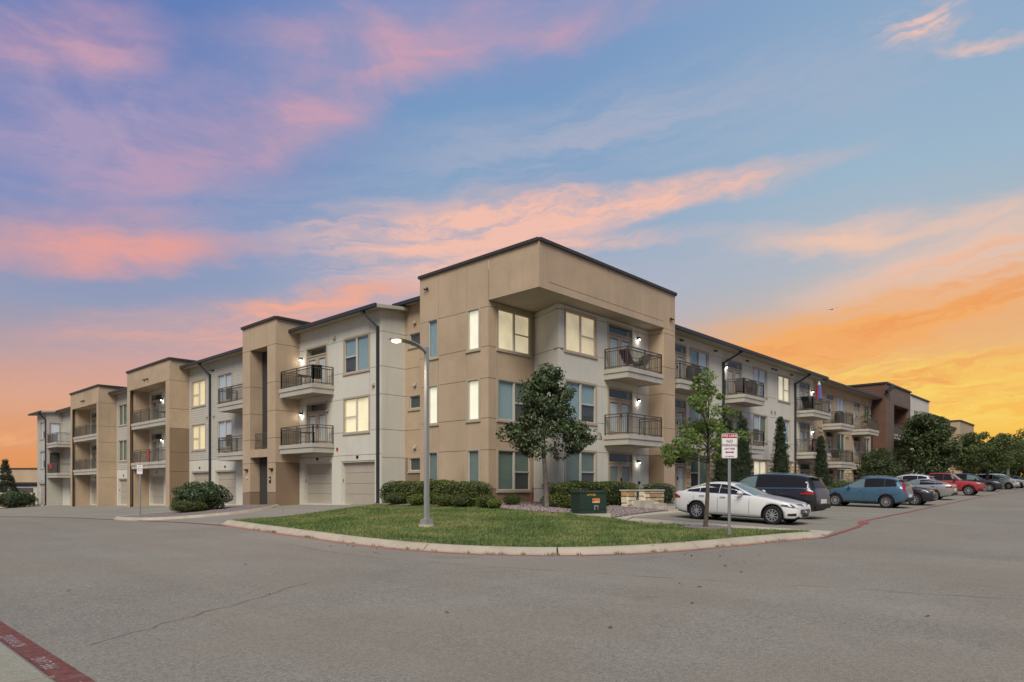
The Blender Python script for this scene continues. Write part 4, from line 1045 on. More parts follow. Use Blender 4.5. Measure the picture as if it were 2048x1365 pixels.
def brown_tower():
    d = .60; W = FR(50.9,0,WEST,d); Sf = FR(0,.24,0,d); op = (53.7,59.6,1.0,9.45)
    lapped(AB, W, -9, -.24, 1.0, 11.2, [], M['brick'], .20, 'board_cladding'); lapped(AB, Sf, 50.9, 60.1, 1.0, 11.2, [op], M['brick2'], .20, 'board_cladding')
    b = MB(); b.box(53.5,59.8,1.9,2.0,1,9.6); b.box(53.5,53.7,.29,1.9,1,9.5); b.box(59.6,59.8,.29,1.9,1,9.5); b.box(53.5,59.8,.29,1.9,9.46,9.56); b.build('recess_wall', M['brick'], AB, Sf)
    for k in (0,1):
        balcony(AB, FR(0,2.13,0,d), 53.75, 6.6-F*k, 5.8, 1.75, (False, False))
        french(AB, FR(0,2.13,0,d), 55.5, 6.6-F*k, 1.9, 2.28)
    b = MB(); b.box(51.2,60.0,.5,9,10.9,11.0); b.box(59.85,60.1,.29,9,1,11.2); b.box(51,60,8.8,9,1,11.2); b.build('wall_back', M['brick'], AB, Sf)
    cap_run(AB, [(50.9,9),(50.9,.24),(60.12,.24),(60.12,9)], 11.2+d, .12, .16)
    b = MB(); b.bar((50.6,.1,10.35+d),(51.5,-.2,10.9+d),.3,.3); b.build('leader_head', M['gutter'], AB)
brown_tower()

# ---- the next buildings up the road
def dark_backings():  # dark slabs added behind the facades to stop light leaking through gaps
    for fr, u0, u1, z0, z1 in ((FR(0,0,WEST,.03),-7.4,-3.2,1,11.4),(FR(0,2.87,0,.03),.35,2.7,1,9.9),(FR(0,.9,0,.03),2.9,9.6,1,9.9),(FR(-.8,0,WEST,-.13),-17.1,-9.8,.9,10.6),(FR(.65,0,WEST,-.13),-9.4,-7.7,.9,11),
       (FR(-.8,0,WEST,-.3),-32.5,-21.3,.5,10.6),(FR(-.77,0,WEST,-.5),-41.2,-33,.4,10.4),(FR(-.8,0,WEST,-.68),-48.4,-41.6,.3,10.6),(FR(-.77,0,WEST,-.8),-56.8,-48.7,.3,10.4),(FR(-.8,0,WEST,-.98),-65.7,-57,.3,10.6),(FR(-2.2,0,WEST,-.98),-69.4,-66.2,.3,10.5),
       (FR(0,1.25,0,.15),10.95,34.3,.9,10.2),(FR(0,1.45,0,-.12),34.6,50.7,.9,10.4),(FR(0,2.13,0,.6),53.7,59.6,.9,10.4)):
        b = MB(); b.box(u0,u1,.305,.36,z0,z1); b.build('dark_backing', M['core'], AB, fr)
dark_backings()
def far_buildings():
    b2 = thing('apartment_building', 'white flat roofed block rising beyond the brown clad tower', 'building', (69,1.2,1.7), group='apartment buildings up the road')
    S2 = FR(0,1.2,0,.75)
    cols = [(66.0,1.8),(70.2,1.8)]
    panelled(b2, S2, 64.6, 73.2, 1.0, 11.35, [69], JZ, holes_for(cols), M['white'])
    for u, w in cols:
        for k in range(3): window(b2, S2, u, WB-F*k, w, WT_-WB, [(.5,P_('green')),(.5,P_('curtain'))])
    b = MB(); b.box(64.6,64.88,.28,10,1,11.35); b.box(72.9,73.2,.28,10,1,11.35); b.box(64.9,72.9,9.7,10,1,11.35); b.box(64.9,72.9,.3,9.7,11,11.1); b.build('wall_back', M['white'], b2, S2)
    cap_run(b2, [(64.6,11),(64.6,1.2),(73.2,1.2),(73.2,11)], 12.1, .12, .14)
    b = MB(); b.box(68,76,-1.6,-.003,9.25,9.38); b.bar((68.5,-1.5,9.38),(68.5,-.02,9.9),.06); b.bar((72.8,-1.5,9.38),(72.8,-.02,9.9),.06); b.build('entrance_canopy', M['cap'], b2, S2)
    b3 = thing('apartment_building', 'far tan block with a square corner tower beyond the oaks', 'building', (88,1,1.9), group='apartment buildings up the road')
    S3 = FR(0,1.6,0,1.0)
    cols = [(75.5,1.6),(79.0,1.6)]
    panelled(b3, S3, 73.6, 86.0, .8, 9.0, [77.5], [6.6,3.5], [(u,u+w,4.2+F*k,6.0+F*k) for u, w in cols for k in (0,)]+[(82.2,83.8,6.6,8.4)], M['white'])
    for u, w in cols: window(b3, S3, u, 4.2, w, 1.8, grn2)
    window(b3, S3, 82.2, 6.6, 1.6, 1.8, grn2)
    shed_roof(b3, S3, 73.6, 81, 9.1, 8, .9, .10, .2, (0,.8)); shed_roof(b3, S3, 81, 86, 8.6, 8, .9, .10, .2, (0,0))
    downspout(b3, S3, 81.3, 8.7, 2, .9, 1.0)
    S4 = FR(0,.2,0,1.0); W4 = FR(86,0,WEST,1.0)
    panelled(b3, W4, -9, -.2, .8, 9.7, [], [7.8], [], M['tan'], ends=(True,False)); panelled(b3, S4, 86, 96, .8, 9.7, [], [7.8], [(87.5,95,0,7.6)], M['tan'], ends=(False,True))
    b = MB(); b.box(86.3,96,1.8,2,0,9.6); b.box(95.7,96,.3,9,.8,9.7); b.box(86.3,96,.3,9,9.2,9.3); b.build('wall_back', M['tan'], b3, S4)
    balcony(b3, FR(0,1.9,0,1.0), 87.6, 5.4, 7.2, 1.5, (False, False))
    cap_run(b3, [(86,9),(86,.2),(96,.2),(96,9)], 10.7, .12, .14)
    b4 = thing('commercial_building', 'low tan commercial building behind the conifer at far left', 'building', (4,96,-.2))
    C = FR(-2,90,R(-52),-.6)
    b = MB(); slab(b, -14, 16, 3.1, 4.8, [], 8); b.build('upper_wall', M['tan'], b4, C)
    b = MB(); slab(b, -14, 16, .2, 3.1, [], 8, .5); b.build('lower_wall', M['siding'], b4, C)
    b = MB(); b.box(-14.2,16.2,-.1,8,4.8,4.95); b.build('roof_edge', M['cap'], b4, C)
    for k in range(8):
        b = MB(); b.box(-13+k*3.6,-10.2+k*3.6,.42,.5,1.2,2.4); b.build('window', M['dark'], b4, C)
    b = MB(); b.box(-14,16,.40,.5,2.6,2.85); b.build('shade_band', M['core'], b4, C)
far_buildings()
# ------------------------------------------------------------------ plants
M['bark'] = mat('grey_bark', (.16,.135,.11), .95, .3, 9, .9, 22)
M['bark2'] = mat('dark_bark', (.10,.08,.06), .95, .35, 9, .9, 22)
M['leaf_dark'] = leafmat('dark_leaf', (.036,.060,.025), (.115,.155,.062), .25, .42)
M['leaf_light'] = leafmat('light_leaf', (.10,.155,.036), (.31,.40,.115), .5, .5)
M['leaf_hedge'] = leafmat('hedge_leaf', (.045,.068,.014), (.17,.20,.04), .25, .5)
M['leaf_yellow'] = leafmat('new_growth_leaf', (.10,.14,.02), (.26,.30,.05), .35, .5)
M['leaf_juniper'] = leafmat('juniper_leaf', (.022,.040,.019), (.070,.095,.042), .12, .6)
M['leaf_oak'] = leafmat('oak_leaf', (.034,.056,.020), (.12,.155,.055), .28, .5)
M['leaf_olive'] = leafmat('olive_leaf', (.05,.075,.022), (.165,.205,.065), .35, .5)
M['inner'] = mat('dark_core', (.014,.020,.009), .95)  # solid dark core added inside foliage so gaps do not show through
def leaves(C, N, size, m, name, parent, rg, asp=2.2, droop=0.0):
    """many folded leaf faces at C (k,3) with preferred normals N"""
    k = len(C); n = N + rg.normal(0, .75, (k, 3)); n /= np.linalg.norm(n, axis=1)[:,None]+1e-9
    a = rg.normal(0, 1, (k, 3)); a[:,2] -= droop; a -= n*(a*n).sum(1)[:,None]; a /= np.linalg.norm(a, axis=1)[:,None]+1e-9
    c = np.cross(n, a); s = size*rg.uniform(.6, 1.35, (k, 1))
    L = a*s; W = c*s/asp; fold = n*s*.12
    V = np.stack((C-L*.5, C+W*.5+fold, C+L*.5, C-W*.5+fold), 1).reshape(-1, 3)
    return np_mesh(name, V, np.arange(4*k).reshape(-1, 4), m, parent)
def crown_points(rg, n, env, clumps, cr):
    """leaf positions gathered in clumps inside an envelope: env(k) -> (k,3) clump centres"""
    cc = env(clumps); r = cr*rg.uniform(.55, 1.25, clumps)
    idx = rg.integers(0, clumps, n); d = rg.normal(0, 1, (n, 3)); d /= np.linalg.norm(d, axis=1)[:,None]
    rad = r[idx]*rg.uniform(.25, 1, n)**.45
    P = cc[idx] + d*rad[:,None]*np.array((1, 1, .72)); Nn = d*.8 + np.array((0, 0, .55))
    return P, Nn, cc
def tree(name, label, x, y, z, h, trunk_h, tr, env, clumps, cr, n, size, leaf, bark, seed, group=None, lean=(0,0), asp=2.2, droop=.3, limbs=14):
    rg = np.random.default_rng(seed); root = thing(name, label, 'tree', (x, y, z), group=group)
    P, Nn, cc = crown_points(rg, n, lambda k: env(rg, k), clumps, cr); o = np.array((x, y, z))
    leaves(P+o, Nn, size, M[leaf], 'crown', root, rg, asp, droop)
    b = MB(); top = Vector((x+lean[0], y+lean[1], z+trunk_h)); base = Vector((x, y, z-.1))
    m1 = base.lerp(top, .5) + Vector((rg.uniform(-.05,.05), rg.uniform(-.05,.05), 0))
    b.tube([base, base.lerp(m1,.2), m1, top], [tr*1.35, tr, tr*.88, tr*.72], 9)
    lead = Vector((x+lean[0]*1.3, y+lean[1]*1.3, z+h*.86)); b.tube([top, top.lerp(lead,.5)+Vector((rg.uniform(-.1,.1),rg.uniform(-.1,.1),0)), lead], [tr*.7, tr*.42, tr*.10], 6)
    order = rg.permutation(len(cc))[:limbs]
    for i in order:
        q = Vector(cc[i]+o); t = min(.92, max(0, (q.z-top.z)/max(.1, lead.z-top.z)*.55)); s = top.lerp(lead, t)
        mid = s.lerp(q, .5) + Vector((0, 0, .12*(q-s).length)); b.tube([s, mid, q], [tr*.38*(1-t*.6), tr*.22*(1-t*.5), .008], 5)
    b.build('trunk', M[bark], root, smooth=True)
    return root
def ell(cz, rx, ry, rz, shell=.35, top=1.0, skew=0):
    def f(rg, k):
        d = rg.normal(0, 1, (k, 3)); d /= np.linalg.norm(d, axis=1)[:,None]; r = rg.uniform(shell, 1, k)**.6
        P = d*r[:,None]*np.array((rx, ry, rz)); P[:,2] += cz; P[:,0] += skew*(P[:,2]-cz); return P
    return f
def cone(z0, z1, r0, r1=0.05, bulge=1.0):
    def f(rg, k):
        t = rg.uniform(0, 1, k)**1.25; r = (r0*(1-t)**bulge+r1)*rg.uniform(.35, 1, k)**.5; a = rg.uniform(0, 6.283, k)
        return np.c_[r*np.cos(a), r*np.sin(a), z0+(z1-z0)*t]
    return f
lw = lambda x, y: float(LAWN(x, y))
def multi(*fs):
    def f(rg, k):
        out = []
        tot = sum(w for w, _ in fs)
        for i, (w, g) in enumerate(fs): out.append(g(rg, max(1, int(round(k*w/tot)))))
        P = np.concatenate(out); 
        while len(P) < k: P = np.concatenate((P, P[:k-len(P)]))
        return P[:k]
    return f
tree('oak_tree', 'dark leaved young oak on the lawn in front of the white wall', .20, -.25, lw(.20,-.25), 5.75, 2.0, .115,
     multi((6, ell(3.0, 1.85, 1.85, .95, .3)), (4, ell(4.2, 1.05, 1.05, 1.0, .3)), (1.4, ell(5.25, .35, .35, .5))), 84, .43, 10500, .16, 'leaf_dark', 'bark', 11, lean=(-.12,.05), droop=.9)
tree('elm_tree', 'airy light green elm beside the white sedan', -1.28, -7.88, lw(-1.28,-7.88), 4.75, 2.0, .070,
     multi((5, ell(2.75, 1.25, 1.25, .62, .45)), (4, ell(3.65, .85, .85, .75)), (1.2, ell(4.45, .4, .4, .35)), (1.6, lambda rg, k: ell(2.35, .5, .5, .35)(rg, k)+np.array((-.65,.65,0)))), 66, .25, 5200, .11, 'leaf_light', 'bark2', 12, lean=(.05,-.08), asp=1.9, droop=.5, limbs=26)
def juniper(x, y, z, h, r, seed, label, n=21000):
    tree('juniper_tree', label, x, y, z, h, .35, .08, cone(.10, h, r*1.05, .06, .60), 420, .17, n, .085, 'leaf_juniper', 'bark2', seed, 'upright junipers along the right wing', asp=3.4, droop=-.8, limbs=4)
    b = MB(); b.tube([(x,y,z+.05),(x,y,z+h*.12),(x,y,z+h*.45),(x,y,z+h*.75),(x,y,z+h*.93)], [r*.5,r*.86,r*.66,r*.40,.03], 12); b.build('dark_core', M['inner'], [o for o in COL.objects if o.name.startswith('juniper_tree')][-1])
juniper(24.2, -.2, 1.25, 5.3, .62, 21, 'tall narrow juniper with a pointed tip between black car roof and stone wall')
juniper(31.6, -.3, 1.35, 4.3, .55, 22, 'shorter narrow juniper beside the balcony with the pink bicycle')
juniper(16.4, -.1, 1.2, 5.4, .80, 23, 'broad juniper column behind the light green elm, left of the pair')
juniper(18.3, -.2, 1.2, 5.0, .70, 24, 'broad juniper column behind the fire lane sign, right of the pair')
tree('cedar_tree', 'bushy cedar before the tan wall section, behind the blue crossover', 43.2, -1.2, T(43,-1.2), 4.2, .8, .10, ell(1.9, 1.75, 1.7, 2.0, .2), 120, .55, 13000, .19, 'leaf_oak', 'bark2', 31, asp=3, droop=.2)
tree('oak_tree', 'big rounded dark oak in front of the brown clad tower', 53.4, -2.6, T(53.4,-2.6), 7.6, 2.0, .2, multi((6, ell(3.7, 2.6, 2.6, 2.4, .2)), (3, ell(5.8, 1.6, 1.7, 1.5))), 140, .85, 19000, .27, 'leaf_oak', 'bark2', 32, 'oaks along the parking row')
tree('oak_tree', 'wide spreading olive green oak above the black and white cars', 69.0, -5.2, T(69,-5.2), 6.6, 2.2, .2, multi((7, ell(3.7, 5.2, 4.4, 1.5, .2)), (1.4, ell(5.5, 3.0, 2.6, .8))), 170, .85, 20000, .25, 'leaf_olive', 'bark2', 33, 'oaks along the parking row', limbs=30)
tree('oak_tree', 'olive green oak at the right edge above the parked white cars', 82, -10.5, T(82,-10.5), 7.2, 2.2, .2, multi((7, ell(3.9, 5.4, 4.8, 1.8, .2)), (1, ell(6.3, 2.0, 2.0, .5))), 160, .85, 17000, .27, 'leaf_olive', 'bark2', 34, 'oaks along the parking row', limbs=26)
for i, (x, y, s, lb) in enumerate(((100,-6,1.25,'far dark tree behind the spreading oak'),(104,-20,1.5,'far dark tree closing the road at the right edge'),(96,-1.5,.9,'small far tree below the distant corner tower'))):
    tree('shade_tree', lb, x, y, T(x,y), 6.5*s, 2*s, .2, ell(3.4*s, 4.2*s, 4.2*s, 2.9*s, .2), 130, 1.0*s, 12000, .36, 'leaf_oak', 'bark2', 40+i, 'trees closing the far road')
tree('conifer_tree', 'pointed dark conifer behind the low stone wall at far left', -3.75, 76.9, .9, 4.0, .4, .1, cone(.1, 4.0, 1.35, .04, 1.05), 260, .28, 12000, .15, 'leaf_juniper', 'bark2', 51, asp=3, droop=-.4, limbs=4)
def shrub(name, label, x, y, z, rx, ry, h, leaf, n, seed, size=.06, group=None, boxy=False, rot=0.0, asp=1.8, loose=.07):
    rg = np.random.default_rng(seed); root = thing(name, label, 'shrub' if not boxy else 'hedge', (x, y, z), rot, group)
    d = rg.normal(0, 1, (n, 3))
    if boxy:
        p = 5.0; d = np.abs(d)**1*np.sign(d); nn = (np.abs(d)**p).sum(1)**(1/p); D = d/nn[:,None]
    else: D = d/np.linalg.norm(d, axis=1)[:,None]
    r = 1.03 - rg.uniform(0, 1, n)**2.2*.24
    bump = 1 + (np.sin(D[:,0]*7+seed)*np.cos(D[:,1]*6+seed*2)+np.sin(D[:,2]*5+D[:,0]*9))*(.05 if boxy else loose)
    P = D*(r*bump)[:,None]*np.array((rx, ry, h/2)); P[:,2] += h/2
    P[:,2] = np.maximum(P[:,2], .02)
    c, s = math.cos(rot), math.sin(rot); Q = np.c_[P[:,0]*c-P[:,1]*s, P[:,0]*s+P[:,1]*c, P[:,2]] + np.array((x, y, z))
    N = D/np.linalg.norm(D, axis=1)[:,None]; N = np.c_[N[:,0]*c-N[:,1]*s, N[:,0]*s+N[:,1]*c, N[:,2]]
    leaves(Q, N, size, M[leaf], 'foliage', root, rg, asp)
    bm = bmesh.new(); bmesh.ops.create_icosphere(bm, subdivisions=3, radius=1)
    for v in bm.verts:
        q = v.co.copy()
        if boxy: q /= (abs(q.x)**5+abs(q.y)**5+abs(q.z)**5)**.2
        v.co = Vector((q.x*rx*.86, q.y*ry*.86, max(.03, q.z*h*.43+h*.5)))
    me = bpy.data.meshes.new('dark_core'); bm.to_mesh(me); bm.free(); me.materials.append(M['inner'])
    link('dark_core', me, root, TR(x, y, z, rot)); return root
HG = 'clipped hedges at the foot of the corner block'
shrub('hedge', 'long clipped hedge under the left tan wall, nearest the downspout', -.75, 7.7, 1.12, 1.45, .55, 1.08, 'leaf_hedge', 6500, 61, .075, HG, True, R(90))
shrub('hedge', 'bright loose hedge behind the lamp post', -.72, 5.3, 1.14, .95, .58, 1.10, 'leaf_hedge', 5500, 62, .085, HG, True, R(90))
shrub('hedge', 'clipped hedge under the right narrow window of the tan wall', -.70, 3.35, 1.16, 1.05, .55, 1.0, 'leaf_hedge', 5500, 63, .07, HG, True, R(90))
shrub('hedge', 'long clipped hedge in front of the white wall and patio door', 3.35, -.35, 1.12, 2.95, .6, 1.05, 'leaf_hedge', 11000, 64, .075, HG, True)
shrub('hedge', 'low clipped hedge between the oak trunk and the green utility box', 1.35, -1.15, 1.08, .95, .45, .58, 'leaf_hedge', 3500, 65, .06, HG, True)
shrub('hedge', 'dark clipped hedge between the stone patio wall and the tan pier', 8.55, -.35, 1.15, 1.0, .5, .95, 'leaf_dark', 3500, 66, .07, HG, True)
SB = 'small clipped shrubs along the gravel bed'
for i, (x, y, rx, h, lf, lb) in enumerate(((-1.35,7.4,.62,.55,'leaf_hedge','round clipped shrub at the left end of the gravel bed'),(-1.45,5.9,.48,.50,'leaf_yellow','loose bright green shrub just left of the lamp post'),(-1.35,4.1,.50,.52,'leaf_hedge','round clipped shrub under the middle of the tan wall'),(-1.30,3.1,.50,.52,'leaf_hedge','yellow tipped round shrub right of its twin'),(-1.25,1.75,.46,.50,'leaf_hedge','round shrub at the corner edge of the tan wall'),(-1.40,1.15,.30,.38,'leaf_yellow','smallest bright green shrub at the wall corner'),(.25,1.75,.36,.48,'leaf_hedge','lone ball shrub under the recessed window'))):
    shrub('shrub', lb, x, y, lw(x,y)+.02, rx, rx*.9, h, lf, 1900, 70+i, .05, SB)
shrub('shrub', 'large rounded evergreen bush on the island before the garages', -5.95, 18.15, T(-5.95,18.15)+.1, 1.32, 1.1, 1.42, 'leaf_dark', 5600, 81, .13, loose=.15, asp=2.4)
shrub('shrub', 'low yellowish shrub in front of the large island bush', -7.0, 17.1, T(-7,17.1)+.1, .85, .6, .60, 'leaf_hedge', 2600, 82, .06)
shrub('shrub', 'spreading dark shrub in front of the low stone wall at far left', -4.4, 68.6, T(-4.4,68.6), 1.8, 1.2, 1.7, 'leaf_dark', 4200, 83, .14)
RB = 'shrubs along the right wing'
for i, (x, rx, h, lf, lb) in enumerate(((13.4,1.9,.85,'leaf_yellow','yellow green hedge behind the white sedan'),(27.0,1.6,.85,'leaf_dark','dark shrub mass behind the black suv'),(29.6,1.2,.8,'leaf_olive','olive shrub behind the black suv, right of the dark one'),(33.6,1.6,1.15,'leaf_olive','reddish olive hedge at the nose of the blue crossover'),(36.4,1.3,.95,'leaf_hedge','green shrub just before the far stone wall'))):
    shrub('shrub', lb, x, -1.2, T(x,-1.2)+.1, rx, .7, h, lf, 3000, 90+i, .09, RB)

# ------------------------------------------------------------------ patio wall and steps
def patio():
    rg = random.Random(5)
    w = thing('patio_wall', 'low limestone patio wall with a concrete cap beside the steps', 'wall', (6.2,-1.2,1.2))
    for u0, u1 in ((4.35,5.02),(5.75,7.35)):
        fr = FR(0,-1.35,0,0); b = MB(); b.box(u0+.02,u1-.02,.03,.34,.9,1.78); b.build('wall_core', M['mortar'], w, fr)
        stones(w, fr, u0, u1, 1.0, 1.78, [], rg, True, (.12,.20)); fr2 = FR(u0,0,WEST,0); stones(w, fr2, 1.01, 1.33, 1.0, 1.78, [], rg, True, (.2,.3))
        b = MB(); b.box(u0-.04,u1+.04,-.05,.40,1.782,1.85); b.build('wall_cap', M['concrete'], w, fr)
    s = thing('patio_steps', 'three pale concrete steps leading down from the patio', 'steps', (5.5,-2.2,1.0))
    for k in range(4):
        b = MB(); b.box(4.72+.36*k,5.85+.46*k,-1.40-.36*(k+1),-1.40-.36*k-.004 if k else -1.0,.60,1.37-.14*k); b.build('step', M['concrete'], s)
    c = thing('patio_chair', 'black wire patio chair behind the stone wall', 'chair', (6.3,-.6,1.3))
    b = MB()
    for sx in (-.22,.22): b.tube([(6.3+sx,-.85,1.25),(6.3+sx,-.8,1.72),(6.3+sx,-.35,1.70),(6.3+sx,-.25,2.15)], .014, 6); b.tube([(6.3+sx,-.3,1.25),(6.3+sx,-.35,1.7)], .014, 6)
    b.tube([(6.06,-.84,1.71),(6.54,-.84,1.71)], .012, 6); b.tube([(6.06,-.25,2.14),(6.54,-.25,2.14)], .012, 6)
    b.build('frame', M['black'], c); b = MB(); b.box(6.08,6.52,-.82,-.36,1.70,1.72); b.build('seat', M['black'], c)
    b = MB()
    for k in range(7): b.bar((6.1+k*.066,-.34,1.74),(6.1+k*.066,-.25,2.14),.012)
    b.build('backrest', M['black'], c)
    m = thing('stone_wall', 'low limestone retaining wall at the far left end', 'wall', (-5,73,0))
    fr = FR(-8.2,76.0,R(-46.7),0); b = MB(); b.box(0,8.2,.03,.4,-.6,1.3); b.build('wall_core', M['mortar'], m, fr); stones(m, fr, 0, 8.2, -.4, 1.3, [], rg, True, (.26,.42))
    g = MB(); g.add([(-20,82,.95),(-8.3,76.2,.95),(-2.7,70.3,.95),(-2.7,90,.95),(-20,95,.95)], [(0,1,2,3,4)]); tag(g.build('raised_bed', M['gravel']), kind='structure')
patio()

# ------------------------------------------------------------------ street furniture
def street_lamp():
    x, y = -7.45, -1.95; z = lw(x, y); r = thing('street_lamp', 'lit grey street lamp with a curved head on the lawn', 'lamp post', (x, y, z))
    b = MB(); b.tube([(x,y,z-.3),(x,y,z+.07)], [.27,.25], 18); b.build('footing', M['kerb'], r)
    b = MB(); b.box(x-.14,x+.14,y-.14,y+.14,z+.07,z+.24); b.build('base_cover', M['polep'], r)
    b = MB(); b.add([(x+sx*k,y+sy*k,zz) for zz, k in ((z+.2,.060),(6.20,.052)) for sx, sy in ((-1,-1),(1,-1),(1,1),(-1,1))], [(0,1,5,4),(1,2,6,5),(2,3,7,6),(3,0,4,7),(4,5,6,7)]); b.build('pole', M['polep'], r)
    # the head sweeps out over the road
    prof = [(.0,5.98,.045,.06),(-.14,6.10,.05,.07),(-.34,6.19,.08,.065),(-.60,6.24,.14,.06),(-.95,6.265,.17,.05),(-1.22,6.26,.15,.04),(-1.36,6.24,.09,.025)]
    b = MB(); n = 10
    for dx, zz, hw, hh in prof:
        for k in range(n): a = 2*math.pi*k/n; b.v.append((x+dx, y+hw*math.cos(a), zz+hh*math.sin(a)*(1 if math.sin(a) > 0 else .55)))
    for i in range(len(prof)-1):
        for k in range(n): b.f.append((i*n+k,i*n+(k+1)%n,(i+1)*n+(k+1)%n,(i+1)*n+k)); b.m.append(0)
    b.f += [tuple(range(n))[::-1], tuple(range((len(prof)-1)*n,len(prof)*n))]; b.m += [0,0]
    hd = b.build('lamp_head', M['polep'], r, smooth=True)
    b = MB(); b.tube([(x-1.14,y,6.23),(x-1.14,y,6.19),(x-1.14,y,6.165)], [.14,.13,.07], 14); b.build('light_panel', emit('led_panel', (1,.66,.30), 2.4), hd)
    l = bpy.data.lights.new('street_light', 'SPOT'); l.energy = 120; l.color = (1,.78,.48); l.spot_size = R(150); l.spot_blend = .6; l.shadow_soft_size = .12
    o = bpy.data.objects.new('street_light', l); COL.objects.link(o); o.parent = hd; o.matrix_parent_inverse = WM(hd).inverted(); o.location = (x-1.04, y, 6.17)
street_lamp()
def lettering(parent, text, mw, size, m, bold=0.0, align='CENTER', name='lettering'):
    return link(name, text_mesh(text, size, m, bold, .0006), parent, mw)
M['signw'] = mat('sign_white', (.68,.68,.67), .5); M['signr'] = mat('sign_red', (.38,.025,.03), .5); M['maroon'] = mat('sign_maroon', (.20,.02,.035), .5)
def rrect(w, h, r, n=5):
    pts = []
    for cx, cz, a0 in ((w/2-r,h/2-r,0),(-w/2+r,h/2-r,90),(-w/2+r,-h/2+r,180),(w/2-r,-h/2+r,270)):
        pts += [(cx+r*math.cos(R(a0+90*k/n)), cz+r*math.sin(R(a0+90*k/n))) for k in range(n+1)]
    return pts
def fire_sign():
    x, y = -3.75, -9.83; z = lw(x, y); r = thing('fire_lane_sign', 'white and red fire lane no parking sign on a steel post by the kerb', 'sign', (x, y, z))
    yaw = R(-46); fr = FR(x, y, yaw, 0)
    b = MB(); b.box(-.035,.035,.0,.012,z-.2,3.38); b.box(-.035,-.022,-.028,.0,z-.2,3.38); b.box(.022,.035,-.028,.0,z-.2,3.38); b.build('post', M['steel'], r, fr)
    c = 3.06; w, h = .415, .655; pf = fr @ Matrix.Translation((0,-.034,c))
    MB().prism(rrect(w,h,.035), 0, .004).build('sign_plate', M['signw'], r, pf)
    bd = MB(); o1, o2 = rrect(w-.012,h-.012,.03), rrect(w-.026,h-.026,.024); n = len(o1)
    bd.add([(a,-.001,c2) for a, c2 in o1]+[(a,-.001,c2) for a, c2 in o2], [(i,(i+1)%n,(i+1)%n+n,i+n) for i in range(n)]); bd.build('sign_border', M['maroon'], r, pf)
    MB().box(-w/2+.016,w/2-.016,-.0025,-.0015,h/2-.125,h/2-.016).build('red_band', M['signr'], r, pf)
    up = Matrix.Rotation(R(90), 4, 'X')
    for txt, zz, sz, m in (('FIRE LANE',.262,.084,M['signw']),('NO',.115,.105,M['maroon']),('PARKING',.012,.094,M['maroon']),('ANYTIME',-.082,.062,M['maroon']),('CITY ORDINANCE',-.278,.026,M['maroon'])):
        lettering(r, txt, pf @ Matrix.Translation((0,-.004,zz)) @ up, sz, m, .0016)
    a = MB(); a.add([(-.12,-.003,-.17),(-.07,-.003,-.205),(-.07,-.003,-.185),(.07,-.003,-.185),(.07,-.003,-.205),(.12,-.003,-.17),(.07,-.003,-.135),(.07,-.003,-.155),(-.07,-.003,-.155),(-.07,-.003,-.135)], [(0,1,2),(2,3,7,8),(3,4,5),(3,5,7),(7,5,6),(0,2,8),(0,8,9)]); a.build('red_arrow', M['signr'], r, pf)
fire_sign()
def small_sign():
    x, y = -8.9, 18.0; z = T(x,y)+.1; r = thing('parking_sign', 'small white parking sign on a post at the island tip', 'sign', (x, y, z)); fr = FR(x, y, R(-55), 0)
    b = MB(); b.tube([(0,0,z-.2),(0,0,3.1)], .033, 8); b.build('post', M['steel'], r, fr)
    pf = fr @ Matrix.Translation((0,-.04,2.86)); MB().prism(rrect(.30,.54,.03), 0, .004).build('sign_plate', M['signw'], r, pf)
    MB().box(-.13,.13,-.002,-.001,.19,.25).build('red_band', M['signr'], r, pf)
    up = Matrix.Rotation(R(90), 4, 'X')
    for txt, zz, sz in (('NO',.09,.09),('PARKING',-.02,.066),('ANYTIME',-.11,.05)): lettering(r, txt, pf @ Matrix.Translation((0,-.003,zz)) @ up, sz, M['maroon'], .0015)
small_sign()
